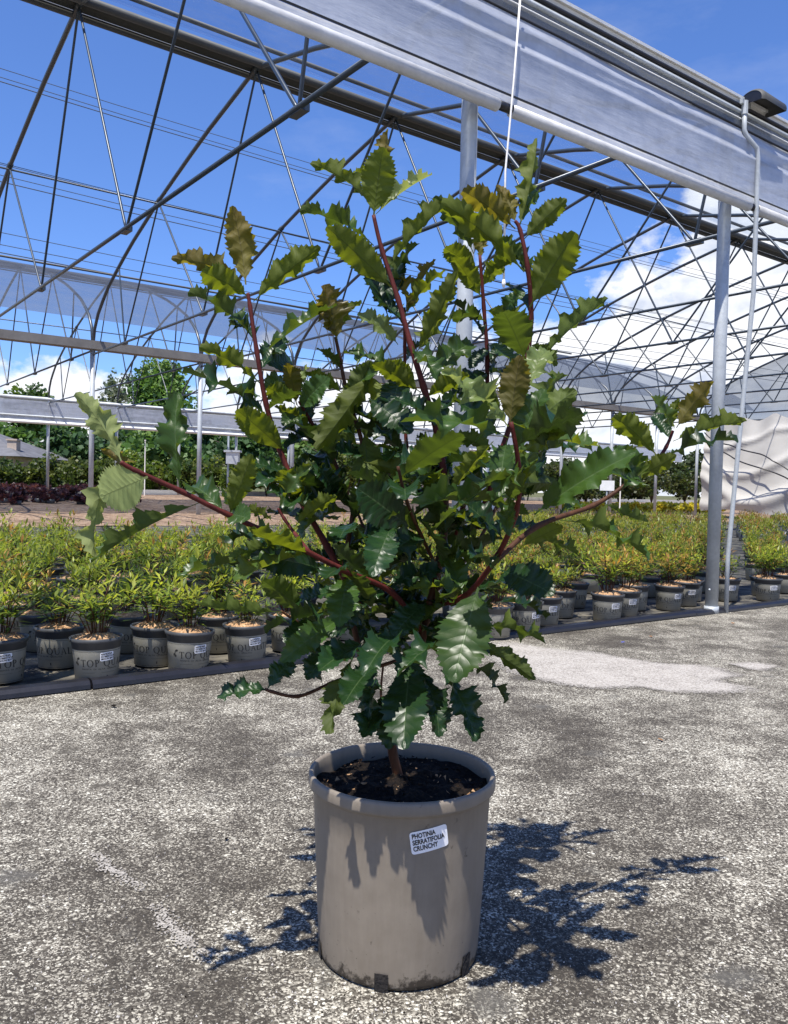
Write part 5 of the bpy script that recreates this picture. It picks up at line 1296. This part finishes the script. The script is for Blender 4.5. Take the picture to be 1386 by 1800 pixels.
# the crowded inside of the bush: leaves growing off the stems
rl = random.Random(31)
inner = [(k, p) for k in ('trunk', 'A', 'B', 'C', 'D', 'E', 'G', 'Hh', 'I', 'N', 'O', 'P', 'J') for p in stems[k]]
TARGET = 272
tries = 0
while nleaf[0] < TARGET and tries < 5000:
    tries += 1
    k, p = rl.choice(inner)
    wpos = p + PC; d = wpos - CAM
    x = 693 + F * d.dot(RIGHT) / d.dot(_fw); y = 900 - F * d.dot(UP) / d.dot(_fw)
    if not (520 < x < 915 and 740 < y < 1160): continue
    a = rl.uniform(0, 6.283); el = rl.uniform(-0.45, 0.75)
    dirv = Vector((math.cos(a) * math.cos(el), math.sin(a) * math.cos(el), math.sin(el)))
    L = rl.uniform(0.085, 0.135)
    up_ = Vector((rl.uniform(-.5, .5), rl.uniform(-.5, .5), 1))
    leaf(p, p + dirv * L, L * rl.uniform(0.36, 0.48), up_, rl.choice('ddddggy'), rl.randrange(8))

# the rest of the crowded inside, too overlapped to tell apart
acc = {}
mass = {k: MB() for k in 'dg'}; muv = {k: [] for k in 'dg'}
cnt = 0
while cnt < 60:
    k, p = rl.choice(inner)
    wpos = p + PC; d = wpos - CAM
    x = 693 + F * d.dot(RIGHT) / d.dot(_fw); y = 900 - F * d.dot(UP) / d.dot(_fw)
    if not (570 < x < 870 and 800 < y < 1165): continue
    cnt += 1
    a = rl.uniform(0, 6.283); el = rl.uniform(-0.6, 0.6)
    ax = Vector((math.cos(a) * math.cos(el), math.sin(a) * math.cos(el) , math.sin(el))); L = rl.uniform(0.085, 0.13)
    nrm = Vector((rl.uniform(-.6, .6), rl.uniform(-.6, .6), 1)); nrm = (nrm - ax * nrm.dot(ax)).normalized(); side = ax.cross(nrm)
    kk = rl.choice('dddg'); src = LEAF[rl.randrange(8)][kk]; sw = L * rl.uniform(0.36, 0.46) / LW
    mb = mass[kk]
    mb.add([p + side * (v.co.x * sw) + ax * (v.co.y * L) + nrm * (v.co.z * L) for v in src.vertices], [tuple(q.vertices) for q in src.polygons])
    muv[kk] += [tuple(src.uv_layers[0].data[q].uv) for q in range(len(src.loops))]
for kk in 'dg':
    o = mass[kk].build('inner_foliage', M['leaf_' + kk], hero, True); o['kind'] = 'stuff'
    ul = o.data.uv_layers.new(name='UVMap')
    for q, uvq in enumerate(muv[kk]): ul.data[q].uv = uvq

# ------------------------------------------------------------------ small debris on the paving
rd = random.Random(12)
def scrap(px, py, s, mat, label, cat, seed, name):
    r_ = random.Random(seed); p = gnd(px, py); m = MB()
    n = 9; P = [(0, 0, s * 0.35)]
    for i in range(n):
        a = 6.283 * i / n; q = s * r_.uniform(0.55, 1.0); P.append((q * math.cos(a), q * 0.6 * math.sin(a), s * r_.uniform(0.02, 0.3)))
    m.add(P, [(0, 1 + i, 1 + (i + 1) % n) for i in range(n)])
    o = m.build(name, mat); o.location = (p.x, p.y, 0.004); o.rotation_euler = (0, 0, r_.uniform(0, 6)); tag(o, label, cat)
scrap(1097, 1131, 0.018, M['blue'], 'small blue scrap lying on the paving in front of the pots', 'scrap', 1, 'blue_scrap')
scrap(200, 1244, 0.016, M['soil'], 'dark crumb of soil on the paving near the left bed edge', 'soil crumb', 2, 'soil_crumb')
scrap(188, 1248, 0.008, M['soil'], 'tiny dark crumb beside a larger soil crumb on the paving at left', 'soil crumb', 3, 'soil_crumb')
scrap(398, 1478, 0.009, M['soil'], 'dark crumb on the paving left of the pot', 'soil crumb', 4, 'soil_crumb')
scrap(1162, 1303, 0.014, M['dryleaf'], 'dry brown leaf fragment on the paving right of the pot', 'dry leaf', 5, 'dry_leaf')
scrap(1145, 1121, 0.022, M['dryleaf'], 'dry leaf fragment on the paving near the steel post', 'dry leaf', 6, 'dry_leaf')
scrap(1290, 1097, 0.02, M['dryleaf'], 'dry brown scrap on the paving right of the crank pole', 'dry leaf', 7, 'dry_leaf')
m = MB()                                  # loose chippings and crumbs too many to count
for _ in range(2600):
    px, py = rd.uniform(-40, 1426), 1090 + 760 * rd.random() ** 0.8
    p = gnd(px, py); u_, v_ = toUV(p)
    if v_ > V0 - 0.1 or (Vector((p.x, p.y, 0)) - PC).length < RB + 0.005: continue
    s = rd.uniform(0.0012, 0.0032)
    q = [p + Vector((rd.uniform(-1, 1), rd.uniform(-1, 1), 0.1)) * s for _ in range(3)] + [p + Vector((0, 0, s * rd.uniform(0.8, 1.4)))]
    m.add(q, [(0, 1, 3), (1, 2, 3), (2, 0, 3)], 1 if rd.random() < 0.2 else 0)
o = m.build('loose_chippings', [M['chip'], M['soil']]); kind(o, 'stuff'); o['label'] = 'scattered loose stone chippings on the paving'; o['category'] = 'chippings'
print('LEAVES', nleaf[0], 'IND', len(ind), 'REST', len(rest))
